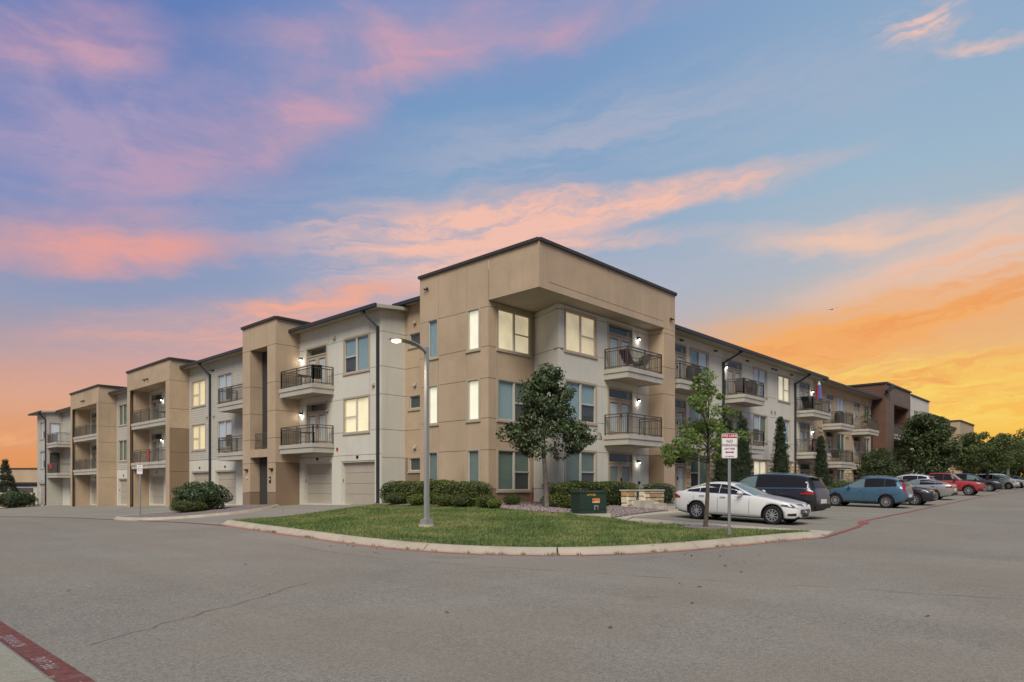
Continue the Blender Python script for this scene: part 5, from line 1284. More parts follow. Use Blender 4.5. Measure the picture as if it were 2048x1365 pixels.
def transformer():
    x0, x1, y0, y1 = -1.0, .08, -3.2, -2.42; z = lw(-.5,-2.8); RM = Matrix.Translation((-.46,-2.81,0)) @ Matrix.Rotation(R(-27), 4, 'Z') @ Matrix.Translation((.46,2.81,0)); r = thing('utility_box', 'dark green padmount utility box with yellow numbers and orange label', 'utility box', (-.45,-2.8,z))
    g = mat('utility_green', (.020,.040,.027), .55, .12, 2, stain=(3,.3,(.03,.055,.04))); b = MB(); b.box(x0-.12,x1+.12,y0-.12,y1+.12,z-.15,z+.05); b.build('pad', M['concrete'], r, RM)
    b = MB(); zt_ = z+.86
    b.add([(x0,y0,z+.05),(x1,y0,z+.05),(x1,y1,z+.05),(x0,y1,z+.05),(x0,y0,zt_-.02),(x1,y0,zt_-.02),(x1,y1,zt_-.02),(x0,y1,zt_-.02)], [(0,1,5,4),(1,2,6,5),(2,3,7,6),(3,0,4,7)]); b.build('cabinet', g, r, RM)
    b = MB(); b.add([(x0-.03,y0-.03,zt_-.04),(x1+.03,y0-.03,zt_-.04),(x1+.03,y1+.03,zt_-.04),(x0-.03,y1+.03,zt_-.04),(x0-.02,y0-.02,zt_+.01),(x1+.02,y0-.02,zt_+.01),(x1-.05,y1-.1,zt_+.03),(x0+.05,y1-.1,zt_+.03)], [(0,3,2,1),(4,5,6,7),(0,1,5,4),(1,2,6,5),(2,3,7,6),(3,0,4,7)]); b.build('lid', g, r, RM)
    b = MB(); b.box(x0+.0,x1-.0,y0-.012,y0-.001,z+.20,z+.205); b.build('door_seam', M['black'], r, RM)
    f = RM @ FR(x0, y0-.004, 0, 0)
    b = MB(); b.box(.50,.80,-.006,0,z+.44,z+.61); b.build('warning_label', mat('label_orange', (.62,.19,.05), .6), r, f)
    b = MB(); b.box(.505,.795,-.009,-.006,z+.445,z+.50); b.build('label_text_band', mat('label_pale', (.55,.42,.30), .6), r, f)
    b = MB(); b.add([(.52,-.009,z+.51),(.58,-.009,z+.51),(.55,-.009,z+.57)], [(0,1,2)]); b.build('label_mark', M['black'], r, f)
    b = MB(); b.box(.57,.73,-.02,0,z+.18,z+.36); b.build('lock_plate', mat('lock_grey', (.22,.23,.23), .5), r, f); b = MB(); b.box(.61,.69,-.045,-.02,z+.20,z+.29); b.tube([(.63,-.03,z+.29),(.65,-.03,z+.34),(.67,-.03,z+.29)], .01, 6); b.build('padlock', M['black'], r, f)
    lettering(r, '1771781', f @ Matrix.Translation((.46,-.006,z+.73)) @ Matrix.Rotation(R(90), 4, 'X'), .105, mat('stencil_yellow', (.55,.38,.04), .7), .002)
transformer()
def pole_far():
    r = thing('street_lamp', 'plain grey lamp post standing among the far right cars', 'lamp post', (75.2,-6.3,1.68)); b = MB(); b.tube([(75.2,-6.3,1.5),(75.2,-6.3,2.4)], .32, 12); b.build('footing', M['concrete'], r); b = MB(); b.box(75.08,75.32,-6.42,-6.18,2.4,7.4); b.build('pole', M['polep'], r); b = MB(); b.box(73.8,75.3,-6.5,-6.1,7.4,7.55); b.build('lamp_head', M['polep'], r)
pole_far()
def bird():
    d = Vector((.730,.683,0))*1354 + Vector((.683,-.730,0))*(1665-1024) + Vector((0,0,972.85-619)); d.normalize(); p = Vector(cam.location) + d*70
    b = MB(); s = Vector((.683,-.730,.25)).normalized(); u = Vector((0,0,1)); f = s.cross(u).normalized()
    for sg in (-1,1): b.add([p+s*sg*.03+f*.05, p+s*sg*.32+f*.07+u*.05, p+s*sg*.62-f*.04+u*.02, p+s*sg*.3-f*.08+u*.05, p+s*sg*.03-f*.08], [(0,1,2,3,4)])
    b.tube([p+f*.18, p+f*.1, p-f*.1, p-f*.24], [.008,.045,.04,.012], 6)
    o = b.build('bird', M['black']); tag(o, 'tiny dark bird gliding in the orange sky', 'bird')
bird()
def riser():
    b = MB(); b.tube([(1.15,1.4,1.1),(1.25,1.5,1.75)], .04, 8); b.tube([(1.05,1.3,1.1),(1.15,1.45,1.7)], .04, 8)
    tag(b.build('red_pipe', mat('pipe_red', (.26,.06,.04), .6)), 'short red pipes leaning by the white wall behind the oak', 'pipe')
riser()
def litter():
    """dry leaves lying on the road, the kerb and the beds"""
    rg = np.random.default_rng(77); P = []
    for cx, cy, r, n in ((-1.2,-7.9,2.2,70),(.3,-.4,2.4,90),(-10.9,-4,1.5,16),(-7,-10.8,1.2,14),(-15,-10,5,8),(-12,-15,5,6),(6,-11.5,6,8),(-5.5,14.5,3,25)):
        a = rg.uniform(0, 6.28, n); q = r*np.sqrt(rg.uniform(0, 1, n)); P += list(zip(cx+q*np.cos(a), cy+q*np.sin(a)))
    C = []
    for x, y in P:
        on = -10.2 < x < 4 and -10.4 < y < 8; C.append((x, y, (max(float(LAWN(x, y)), T(x, y))+.055) if on else T(x, y)+.012))
    C = np.array(C); N = np.tile((0, 0, 3.0), (len(C), 1)); o = leaves(C, N, .075, mat('dry_leaf', (.16,.10,.05), .9, .4, 9), 'leaf_litter', None, rg, 1.8)
    tag(o, 'scattered dry leaves on the road and lawn', 'leaves', kind='stuff')
litter()
# ------------------------------------------------------------------ cars
def paint(name, c, metal=.0, rough=.35, coat=.9):
    m, nt, p = newmat(name); p.inputs['Base Color'].default_value = (*c, 1); p.inputs['Metallic'].default_value = metal; p.inputs['Roughness'].default_value = rough
    p.inputs['Coat Weight'].default_value = coat; p.inputs['Coat Roughness'].default_value = .05; return m
M['tint'] = mat('tinted_glass', (.018,.018,.019), .09, spec=.18)
M['screen'] = mat('windscreen_glass', (.12,.17,.165), .05, spec=.7)
M['tyre'] = mat('tyre_rubber', (.015,.015,.016), .85)
M['alloy'] = mat('alloy_wheel', (.45,.45,.46), .35, metal=.6)
M['chrome'] = mat('chrome', (.62,.63,.65), .18, metal=1)
M['plast'] = mat('black_plastic', (.018,.018,.020), .6)
M['lampr'] = mat('red_lens', (.32,.012,.015), .15, spec=.6); M['lampw'] = mat('clear_lens', (.10,.105,.11), .12, spec=.8)
M['plate'] = mat('number_plate', (.62,.62,.62), .5)
def lerpc(pts, s):
    if s <= pts[0][0]: return pts[0][1]
    for (a, b), (c, d) in zip(pts, pts[1:]):
        if s <= c: return b+(d-b)*(s-a)/(c-a)
    return pts[-1][1]
def smoothc(pts, n=2):
    for _ in range(n):
        q = [pts[0]]
        for a, b in zip(pts, pts[1:]): q += [(a[0]*.75+b[0]*.25, a[1]*.75+b[1]*.25), (a[0]*.25+b[0]*.75, a[1]*.25+b[1]*.75)]
        pts = q+[pts[-1]]
    return pts
SPEC = {
 'sedan': dict(L=4.69, wb=2.84, oh=.80, r=.335, belt=[(0,.58),(.02,.66),(.2,.74),(.8,.86),(1.5,.965),(2.2,.985),(3.2,1.0),(3.9,1.02),(4.35,1.03),(4.6,1.0),(4.67,.88),(4.69,.75)],
   roof=[(1.42,.95),(2.2,1.33),(2.55,1.42),(2.95,1.44),(3.4,1.41),(3.85,1.28),(4.3,1.05)], bot=[(0,.28),(.12,.20),(.6,.19),(4.0,.20),(4.5,.26),(4.69,.40)],
   wid=[(0,.56),(.06,.68),(.2,.79),(.6,.88),(1.4,.905),(3.5,.905),(4.2,.875),(4.55,.80),(4.69,.66)], ws=(1.50,2.32), rw=(3.62,4.18), dlo=(1.62,4.05), cuts=(2.78,3.55), seams=(1.62,2.80,3.78), hl=(.02,.52,.60,.745), tl=(4.33,4.66,.78,.96)),
 'fast': dict(L=4.88, wb=2.83, oh=.92, r=.34, belt=[(0,.58),(.03,.68),(.25,.77),(.9,.88),(1.6,.97),(2.4,1.0),(3.6,1.03),(4.3,1.07),(4.7,1.06),(4.83,1.0),(4.88,.8)],
   roof=[(1.5,.96),(2.3,1.34),(2.7,1.43),(3.1,1.45),(3.6,1.41),(4.1,1.28),(4.65,1.08)], bot=[(0,.28),(.12,.20),(.6,.19),(4.2,.20),(4.7,.28),(4.88,.42)],
   wid=[(0,.56),(.06,.7),(.25,.82),(.7,.90),(1.4,.93),(3.7,.93),(4.4,.89),(4.75,.81),(4.88,.68)], ws=(1.58,2.42), rw=(3.80,4.50), dlo=(1.75,4.28), cuts=(2.9,3.85), seams=(1.7,2.92,3.95), hl=(.02,.55,.62,.75), tl=(4.45,4.86,.84,1.0)),
 'suv': dict(L=5.19, wb=3.07, oh=.98, r=.385, belt=[(0,.70),(.03,.84),(.25,.96),(1.0,1.07),(1.5,1.12),(2.6,1.14),(4.3,1.19),(4.85,1.2),(5.08,1.14),(5.16,.98),(5.19,.75)],
   roof=[(1.52,1.1),(2.20,1.58),(2.55,1.72),(3.2,1.77),(4.2,1.75),(4.75,1.70),(4.92,1.55),(5.08,1.18)], bot=[(0,.34),(.12,.26),(.6,.24),(4.5,.25),(5.0,.34),(5.19,.5)],
   wid=[(0,.66),(.06,.80),(.25,.91),(.7,.98),(1.5,1.0),(4.2,1.0),(4.8,.96),(5.1,.88),(5.19,.78)], ws=(1.60,2.34), rw=(4.80,5.06), dlo=(1.80,4.84), cuts=(2.85,3.95), seams=(1.66,2.88,4.02), hl=(.02,.5,.78,.90), tl=(4.62,5.12,.98,1.12)),
 'cuv': dict(L=4.53, wb=2.62, oh=.92, r=.355, belt=[(0,.66),(.03,.78),(.22,.90),(.9,1.02),(1.3,1.06),(2.3,1.08),(3.6,1.14),(4.2,1.17),(4.42,1.10),(4.5,.92),(4.53,.7)],
   roof=[(1.1,1.02),(1.85,1.49),(2.25,1.64),(2.75,1.71),(3.4,1.70),(3.95,1.63),(4.25,1.46),(4.44,1.14)], bot=[(0,.34),(.12,.25),(.5,.24),(4.0,.25),(4.4,.34),(4.53,.5)],
   wid=[(0,.60),(.06,.72),(.22,.82),(.6,.89),(1.3,.91),(3.6,.91),(4.15,.88),(4.42,.82),(4.53,.72)], ws=(1.20,2.02), rw=(4.05,4.40), dlo=(1.40,4.02), cuts=(2.42,3.42), seams=(1.35,2.44,3.50), hl=(.02,.6,.74,.90), tl=(4.16,4.48,.98,1.46)),
 'truck': dict(L=5.40, wb=3.26, oh=.92, r=.395, belt=[(0,.78),(.03,.92),(.2,1.02),(.9,1.10),(1.35,1.14),(2.5,1.16),(3.7,1.18),(5.3,1.20),(5.38,1.18),(5.40,.9)],
   roof=[(1.42,1.12),(2.02,1.66),(2.16,1.75),(2.5,1.80),(3.5,1.80),(3.70,1.76),(3.76,1.18)], bot=[(0,.42),(.12,.34),(.6,.32),(4.9,.36),(5.40,.5)],
   wid=[(0,.72),(.06,.84),(.2,.90),(.6,.94),(1.4,.945),(5.0,.945),(5.3,.93),(5.40,.90)], ws=(1.36,2.10), rw=(3.66,3.76), dlo=(1.55,3.60), cuts=(2.62,), seams=(1.5,2.64,3.66), hl=(.02,.42,.80,.98), tl=(5.2,5.39,.75,1.12)),
}
def make_car(kind, label, body, x, y, heading, group='cars parked along the right wing', name='parked_car', chrome=True, rimspokes=10, detail=True):
    """heading = direction of the nose, radians; local +x is the nose"""
    q = SPEC[kind]; L, r = q['L'], q['r']; h = .5
    belt, roof, wid, bot = smoothc(q['belt'],1), smoothc(q['roof'],1 if kind == 'truck' else 2), smoothc(q['wid'],1), q['bot']
    s0r, s1r = roof[0][0], roof[-1][0]
    zb = lambda s: lerpc(bot, s); zt = lambda s: lerpc(belt, s); w = lambda s: lerpc(wid, s)
    zr = lambda s: max(zt(s)+.03, lerpc(roof, s) if s0r <= s <= s1r else 0)
    def sec(s):
        W, b, t, rf = w(s), zb(s), zt(s), zr(s); c = min(1, max(0, (rf-t-.03)/.28)); wr = W*(.84-.15*c); H = t-b
        return [(0,b),(.80*W,b),(.94*W,b+.05),(.985*W,b+.18*H),(W,b+.42*H),(.995*W,b+.66*H),(.975*W,t-.10*H),(.945*W,t-.02),(.925*W,t+.004),
                (.925*W+(wr-.925*W)*.5+.012*c,t+(rf-t)*.5),(wr+.02*c,rf-.075*c-.012),(wr*.93,rf-.028*c-.007),(wr*.62,rf-.008),(0,rf)]
    def side_y(s, z):
        P = sec(s)
        for (y0,a0),(y1,a1) in zip(P[1:], P[2:]):
            if a0 <= z <= a1 and a1 > a0: return y0+(y1-y0)*(z-a0)/(a1-a0)
        return P[-2][0]
    def top_z(s, yy):
        P = sec(s)[9:]
        for (y0,a0),(y1,a1) in zip(P, P[1:]):
            if y1 <= yy <= y0: return a0+(a1-a0)*(yy-y0)/((y1-y0) or 1)
        return P[0][1]
    X = lambda s: L/2-s
    wheels = [q['oh'], q['oh']+q['wb']]
    # place on the slope of the lot
    ca, sa = math.cos(heading), math.sin(heading); at = lambda lx, ly: T(x+lx*ca-ly*sa, y+lx*sa+ly*ca)
    pitch = -math.atan2(at(1.4,0)-at(-1.4,0), 2.8); roll = math.atan2(at(0,.8)-at(0,-.8), 1.6)
    root = thing(name, label, 'car' if kind != 'truck' else 'pickup truck', (x, y, (at(1.4,0)+at(-1.4,0))/2+.008), heading, group)
    root.rotation_euler = (roll, pitch, heading); mw = root.matrix_basis = Matrix.LocRotScale(Vector(root.location), root.rotation_euler, None)
    b = MB(); st = sorted({round(v,4) for v in list(np.linspace(0, L, 44))+[.03,.07,L-.03,L-.08,s0r,s1r]}); n = len(sec(0)); full = 2*n-2
    for s in st:
        P = sec(s)
        for yy, zz in P: b.v.append((X(s),yy,zz))
        for yy, zz in P[1:-1][::-1]: b.v.append((X(s),-yy,zz))
    for i in range(len(st)-1):
        for k in range(full): b.f.append((i*full+k,(i+1)*full+k,(i+1)*full+(k+1)%full,i*full+(k+1)%full)); b.m.append(0)
    b.f += [tuple(range(full)), tuple(range((len(st)-1)*full+full-1,(len(st)-1)*full-1,-1))]; b.m += [0,0]
    me = b.mesh('body', [body, M['plast']], True)
    # wheel arches cut out of the body
    tmp = bpy.data.objects.new('tmp_body', me); COL.objects.link(tmp); cuts = []
    bm = bmesh.new(); bm.from_mesh(me); bmesh.ops.recalc_face_normals(bm, faces=bm.faces); bm.to_mesh(me); bm.free()
    for s in wheels:
        for sg in (-1,1):
            cb = MB(); yy = w(s); cb.tube([(X(s),sg*(yy-.30),r),(X(s),sg*(yy+.3),r)], r+.055, 28); co = cb.build('tmp_cut', M['plast']); cuts.append(co)
            bm = bmesh.new(); bm.from_mesh(co.data); bmesh.ops.recalc_face_normals(bm, faces=bm.faces); bm.to_mesh(co.data); bm.free()
            md = tmp.modifiers.new('cut', 'BOOLEAN'); md.object = co; md.operation = 'DIFFERENCE'; md.solver = 'EXACT'
    dg = bpy.context.evaluated_depsgraph_get(); new = bpy.data.meshes.new_from_object(tmp.evaluated_get(dg))
    new.materials.clear(); new.materials.append(body); new.materials.append(M['plast'])
    for co in cuts: bpy.data.objects.remove(co)
    bpy.data.objects.remove(tmp)
    for p in new.polygons:
        c = p.center; inside = any((c.x-X(s))**2+(c.z-r)**2 < (r+.062)**2 and abs(c.y) < w(s)-.012 for s in wheels)
        p.material_index = 1 if inside or c.z < zb(L/2-c.x)+.035 else 0
        p.use_smooth = not inside
    new.name = 'body'; link('body', new, root, mw)
    def patch(nm, gs, gz, fn, m):
        pb = MB(); nn = len(gz)
        for a in gs:
            for c in gz: pb.v.append(fn(a, c))
        for i in range(len(gs)-1):
            for j in range(nn-1): pb.f.append((i*nn+j,(i+1)*nn+j,(i+1)*nn+j+1,i*nn+j+1)); pb.m.append(0)
        return pb.build(nm, m, root, mw, True)
    d0, d1 = q['dlo']; cs = [d0,*q['cuts'],d1]
    for sg in (-1,1):
        for i in range(len(cs)-1):
            a, c = cs[i]+(.010 if i else 0), cs[i+1]-(.010 if i < len(cs)-2 else 0)
            def sidef(s, t, sg=sg):
                lo = zt(s)+.03; hi = max(lo+.004, zr(s)-.082); z = lo+(hi-lo)*t; return (X(s), sg*(side_y(s,z)+.007), z)
            patch('side_window', np.linspace(a,c,9), (0,.5,1), sidef, M['tint'] if i else M['screen'] if kind in ('cuv','fast','suv') else M['tint'])
        if chrome: patch('window_trim', np.linspace(d0-.05,d1+.05,16), (0,1), lambda s, t, sg=sg: (X(s), sg*(side_y(s,zt(s)+.008+.020*t)+.008), zt(s)+.008+.020*t), M['chrome'])
        for s in q['seams']: patch('door_seam', (s-.006,s+.006), np.linspace(.05,.97,7), lambda a, t, sg=sg: (X(a), sg*(side_y(a, zb(a)+(zt(a)-zb(a))*t)+.0035), zb(a)+(zt(a)-zb(a))*t), M['plast'])
        patch('sill_trim', np.linspace(wheels[0]+r+.1,wheels[1]-r-.1,6), (0,1), lambda s, t, sg=sg: (X(s), sg*(side_y(s,zb(s)+.04+.07*t)+.008), zb(s)+.04+.07*t), M['plast'] if kind in ('suv','cuv') else body)
        a0, a1, z0, z1 = q['hl']; patch('headlight', np.linspace(a0,a1,6), (0,.5,1), lambda s, t, sg=sg: (X(s)+.006, sg*(side_y(s, z0+(s-a0)/(a1-a0)*.06+(z1-z0)*t*(1-.6*(s-a0)/(a1-a0)))+.008), z0+(s-a0)/(a1-a0)*.06+(z1-z0)*t*(1-.6*(s-a0)/(a1-a0))), M['lampw'])
        a0t, a1t, z0t, z1t = q['tl']
        if kind == 'cuv': patch('taillight', (-1,0,1), np.linspace(.96,1.50,8), lambda k, z, sg=sg: (lambda s: (X(s)-.006, sg*(side_y(s, min(z, zr(s)-.04))+.010), min(z, zr(s)-.04)))(4.44-.60*max(0,z-1.06)+k*(.05+.09*max(0,1-abs(z-1.06)*6))), M['lampr'])
        else: patch('taillight', np.linspace(a0t,a1t,6), (0,.5,1), lambda s, t, sg=sg: (X(s)-.006, sg*(side_y(s, min(z0t+(z1t-z0t)*t*(.35+.65*(s-a0t)/(a1t-a0t)), zr(s)-.05))+.010), min(z0t+(z1t-z0t)*t*(.35+.65*(s-a0t)/(a1t-a0t)), zr(s)-.05)), M['lampr'])
        # mirror and handles
        ms = q['dlo'][0]+.28; mb = MB(); yy = side_y(ms, zt(ms)-.02)
        mb.tube([(X(ms)+.06,sg*(yy+.04),zt(ms)+.08),(X(ms)+.02,sg*(yy+.12),zt(ms)+.09),(X(ms)-.04,sg*(yy+.20),zt(ms)+.09),(X(ms)-.05,sg*(yy+.24),zt(ms)+.09)], [.03,.075,.085,.045], 8); mb.build('wing_mirror', body if kind != 'truck' else M['plast'], root, mw, True)
        for hs in (cs[1]-.18, cs[min(2,len(cs)-1)]-.12):
            hz = zt(hs)-.13; patch('door_handle', (hs-.11,hs,hs+.11), (0,1), lambda s, t, sg=sg: (X(s), sg*(side_y(s,hz)+.028), hz+.03*t), M['chrome'] if chrome else body)
    wa, wb_ = q['ws']; patch('windscreen', np.linspace(wa,wb_,7), np.linspace(-1,1,9), lambda s, t: (X(s)+.008, t*.95*sec(s)[10][0], top_z(s, abs(t)*.95*sec(s)[10][0])+.010), M['screen'])
    ra, rb = q['rw']; patch('rear_window', np.linspace(ra,rb,7), np.linspace(-1,1,9), lambda s, t: (X(s)-.008, t*.92*sec(s)[10][0], top_z(s, abs(t)*.92*sec(s)[10][0])+.010), M['tint'])
    # nose and tail
    fz0, fz1 = zb(0), zt(0); g = MB(); gh = fz1-.03; gl = fz0+(fz1-fz0)*.42; g.box(X(0)-.02,X(0)+.022,-.40,.40,gl,gh); gr = g.build('grille', M['plast'], root, mw)
    g = MB()
    for k in (.3,.62): zz = gl+(gh-gl)*k; g.box(X(0)+.022,X(0)+.034,-.38,.38,zz-.012,zz+.012)
    g.build('grille_bar', M['chrome'], root, mw)
    if kind == 'sedan':
        g = MB(); zc = (gl+gh)/2
        for k in range(24): a, c2 = 2*math.pi*k/24, 2*math.pi*(k+1)/24; g.bar((X(0)+.04,.085*math.cos(a),zc+.085*math.sin(a)),(X(0)+.04,.085*math.cos(c2),zc+.085*math.sin(c2)),.014)
        for k in range(3): a = math.pi/2+2*math.pi*k/3; g.bar((X(0)+.04,0,zc),(X(0)+.04,.08*math.cos(a),zc+.08*math.sin(a)),.014)
        g.build('round_emblem', M['chrome'], root, mw)
        g = MB(); g.box(X(0)+.005,X(0)+.04,-.26,.26,fz0+.02,fz0+.10); g.build('number_plate', M['plast'], root, mw)
    for sg in (-1,1):
        patch('air_intake', (.05,.16,.30), (0,1), lambda s, t, sg=sg: (X(s)+.012, sg*(side_y(s,fz0+.06+.10*t)+.010), fz0+.06+.10*t*(1-s)), M['plast'])
    g = MB(); g.box(X(L)-.03,X(L)+.012,-.26,.26,zb(L)+(zt(L)-zb(L))*.55,zb(L)+(zt(L)-zb(L))*.55+.16); g.build('number_plate', M['plate'], root, mw)
    g = MB(); g.box(X(L)-.02,X(L)+.03,-w(L)*.98,w(L)*.98,zb(L)-.06,zb(L)+.08); g.build('rear_bumper', M['plast'] if kind != 'sedan' else body, root, mw)
    if kind in ('suv','cuv'):
        for sg in (-1,1): patch('roof_rail', np.linspace(q['ws'][1]+.1,q['rw'][0]-.15,8), (0,1), lambda s, t, sg=sg: (X(s), sg*(sec(s)[11][0]-.02-.04*t), zr(s)+.02+.012*t), M['chrome'])
        sp = MB(); s = q['rw'][0]; sp.add([(X(s)+.10,-.55,zr(s)+.005),(X(s)+.10,.55,zr(s)+.005),(X(s)-.20,.52,zr(s)-.015),(X(s)-.20,-.52,zr(s)-.015),(X(s)+.10,-.55,zr(s)-.03),(X(s)+.10,.55,zr(s)-.03),(X(s)-.20,.52,zr(s)-.05),(X(s)-.20,-.52,zr(s)-.05)], [(0,1,2,3),(7,6,5,4),(2,6,7,3),(0,3,7,4),(1,5,6,2)]); sp.build('roof_spoiler', body, root, mw)
    # wheels
    def tyre():
        tb = MB(); prof = [(.62*r,-.085),(.66*r,-.108),(.90*r,-.112),(.985*r,-.085),(r,-.04),(r,.04),(.985*r,.085),(.90*r,.112),(.66*r,.108),(.62*r,.085)]; N = 32; kk = len(prof)
        for i in range(N):
            a = 2*math.pi*i/N
            for rr, yy in prof: tb.v.append((rr*math.cos(a),yy,rr*math.sin(a)))
        for i in range(N):
            for k in range(kk-1): tb.f.append((i*kk+k,i*kk+k+1,((i+1)%N)*kk+k+1,((i+1)%N)*kk+k)); tb.m.append(0)
        return tb.mesh('wheel', M['tyre'], True)
    def rim():
        rb_ = MB(); N = 28; R1 = .655*r
        rb_.tube([(0,-.01,0),(0,.02,0)], R1*.96, N, 1)
        for a_, c_, y0, y1 in ((R1*.90,R1*1.0,.085,.098),): 
            for i in range(N):
                t0, t1 = 2*math.pi*i/N, 2*math.pi*(i+1)/N
                rb_.add([(a_*math.cos(t0),y1,a_*math.sin(t0)),(a_*math.cos(t1),y1,a_*math.sin(t1)),(c_*math.cos(t1),y1,c_*math.sin(t1)),(c_*math.cos(t0),y1,c_*math.sin(t0))], [(0,3,2,1)]); rb_.add([(a_*math.cos(t0),y1,a_*math.sin(t0)),(a_*math.cos(t1),y1,a_*math.sin(t1)),(a_*math.cos(t1),.0,a_*math.sin(t1)),(a_*math.cos(t0),.0,a_*math.sin(t0))], [(0,1,2,3)])
        for k in range(rimspokes):
            a = 2*math.pi*(k//2)/(rimspokes/2)+(k%2-.5)*.42; p0 = Vector((.16*r*math.cos(a),.09,.16*r*math.sin(a))); p1 = Vector((.61*r*math.cos(a+(k%2-.5)*.22),.088,.61*r*math.sin(a+(k%2-.5)*.22))); rb_.bar(p0,p1,.022,.03)
        rb_.tube([(0,.06,0),(0,.10,0)], .17*r, 14)
        return rb_.mesh('rim', [M['alloy'], M['plast']])
    for s in wheels:
        for sg in (-1,1):
            wm = mw @ Matrix.Translation((X(s), sg*(w(s)-.125), r)) @ Matrix.Rotation(0 if sg > 0 else math.pi, 4, 'Z')
            wo = link('wheel', cached(('ty', kind), tyre), root, wm); link('rim', cached(('rm', kind, rimspokes), rim), wo, wm)
    return root
DOWN, UP = R(-90), R(90)
make_car('sedan', 'white sedan with a round star emblem parked nose out beside the lawn', paint('white_paint', (.66,.655,.63)), 3.42, -6.85, DOWN)
make_car('suv', 'large black suv parked nose in, just behind the white sedan', paint('black_paint', (.010,.010,.010), 0, .25, .8), 6.92, -6.05, UP)
make_car('cuv', 'blue crossover with tall red tail lamps parked nose in', paint('blue_paint', (.055,.125,.195), .25, .28), 21.15, -6.2, UP)
make_car('cuv', 'dark navy crossover nose out between the blue and the silver car', paint('navy_paint', (.016,.016,.026), .3), 25.45, -6.55, DOWN)
make_car('fast', 'silver sedan with a sloping tail parked nose in', paint('silver_paint', (.36,.35,.335), .55, .32), 33.55, -5.95, UP)
make_car('cuv', 'white crossover half hidden behind the silver sedan and the red pickup', paint('white_paint', (.62,.62,.60)), 37.4, -4.3, UP)
make_car('truck', 'bright red pickup truck parked nose out', paint('red_paint', (.36,.022,.026), .1), 43.25, -5.95, DOWN, name='pickup_truck', chrome=False)
make_car('suv', 'black suv beyond the red pickup', paint('black_paint', (.016,.017,.020), .2), 59.6, -5.2, DOWN, chrome=True)
make_car('cuv', 'white suv behind the far lamp post', paint('white_paint', (.62,.62,.60)), 74.3, -5.2, DOWN)
make_car('suv', 'second white suv, taller, beyond the far lamp post', paint('white_paint', (.6,.6,.58)), 82.0, -5.0, DOWN)
make_car('fast', 'grey sedan at the right edge of the parking row', paint('grey_paint', (.14,.145,.15), .4), 85.4, -6.6, DOWN)

# ------------------------------------------------------------------ things on the balconies
M['purple'] = mat('purple_canvas', (.075,.02,.07), .9); M['wood'] = mat('reddish_wood', (.16,.06,.035), .7, .2, 6); M['cushion'] = mat('grey_cushion', (.10,.10,.105), .95); M['pink'] = mat('pink_enamel', (.55,.16,.22), .4)
M['flag_b'] = mat('blue_cloth', (.05,.13,.33), .9); M['flag_r'] = mat('red_cloth', (.42,.03,.05), .9); M['flag_w'] = mat('pale_cloth', (.55,.62,.60), .9); M['pot'] = mat('terracotta', (.30,.12,.06), .8)
def place(name, label, cat, fr, u, v, z, group='things on the balconies'):
    """a thing on a deck: u along the wall, v out from it"""
    p = fr @ Vector((u, -v, z)); return thing(name, label, cat, tuple(p), group=group), fr @ Matrix.Translation((u, -v, z))
def sling_chair(fr, u, v, z, label, m, ang=0.0):
    r, mw = place('folding_chair', label, 'chair', fr, u, v, z); mw = mw @ Matrix.Rotation(ang, 4, 'Z')
    b = MB()
    for s in (-.27,.27): b.tube([(-.30,s,.0),(.25,s,.46),(.33,s,.62)], .014, 6); b.tube([(.32,s,0),(-.18,s,.42),(-.62,s,.98)], .014, 6); b.tube([(-.42,s,.62),(.32,s,.60)], .013, 6)
    b.tube([(-.62,-.27,.98),(-.62,.27,.98)], .012, 6); b.tube([(.25,-.27,.46),(.25,.27,.46)], .012, 6); b.tube([(.32,-.27,.01),(.32,.27,.01)], .012, 6)
    b.build('frame', M['black'], r, mw); b = MB()
    P = [(.28,.45),(.05,.36),(-.16,.42),(-.40,.70),(-.64,1.0)]
    for (a, c), (e, f) in zip(P, P[1:]): b.quad((a,-.25,c),(a,.25,c),(e,.25,f),(e,-.25,f))
    b.build('sling', m, r, mw)
def armchair(fr, u, v, z, label, ang=0.0):
    r, mw = place('armchair', label, 'chair', fr, u, v, z); mw = mw @ Matrix.Rotation(ang, 4, 'Z'); b = MB()
    for s in (-.3,.3): b.bar((.3,s,0),(.3,s,.6),.05); b.bar((-.3,s,0),(-.42,s,.95),.05); b.bar((-.38,s,.6),(.34,s,.6),.06,.03)
    b.bar((.3,-.3,.32),(.3,.3,.32),.05); b.bar((-.34,-.3,.32),(-.34,.3,.32),.05); b.build('frame', M['wood'], r, mw)
    MB().box(-.32,.32,-.27,.27,.34,.46).build('seat', M['cushion'], r, mw); b = MB(); b.add([(-.30,-.27,.46),(-.30,.27,.46),(-.46,.27,1.05),(-.46,-.27,1.05),(-.20,-.27,.46),(-.20,.27,.46),(-.37,.27,1.08),(-.37,-.27,1.08)], [(0,3,2,1),(4,5,6,7),(0,1,5,4),(1,2,6,5),(2,3,7,6),(3,0,4,7)]); b.build('backrest', M['cushion'], r, mw)
def table(fr, u, v, z, label, m='black', w=.6):
    r, mw = place('side_table', label, 'table', fr, u, v, z); MB().box(-w/2,w/2,-w/2,w/2,.62,.66).build('table_top', M[m], r, mw)
    for sx in (-1,1):
        for sy in (-1,1): MB().bar((sx*(w/2-.05),sy*(w/2-.05),0),(sx*(w/2-.05),sy*(w/2-.05),.62),.03).build('leg', M[m], r, mw)
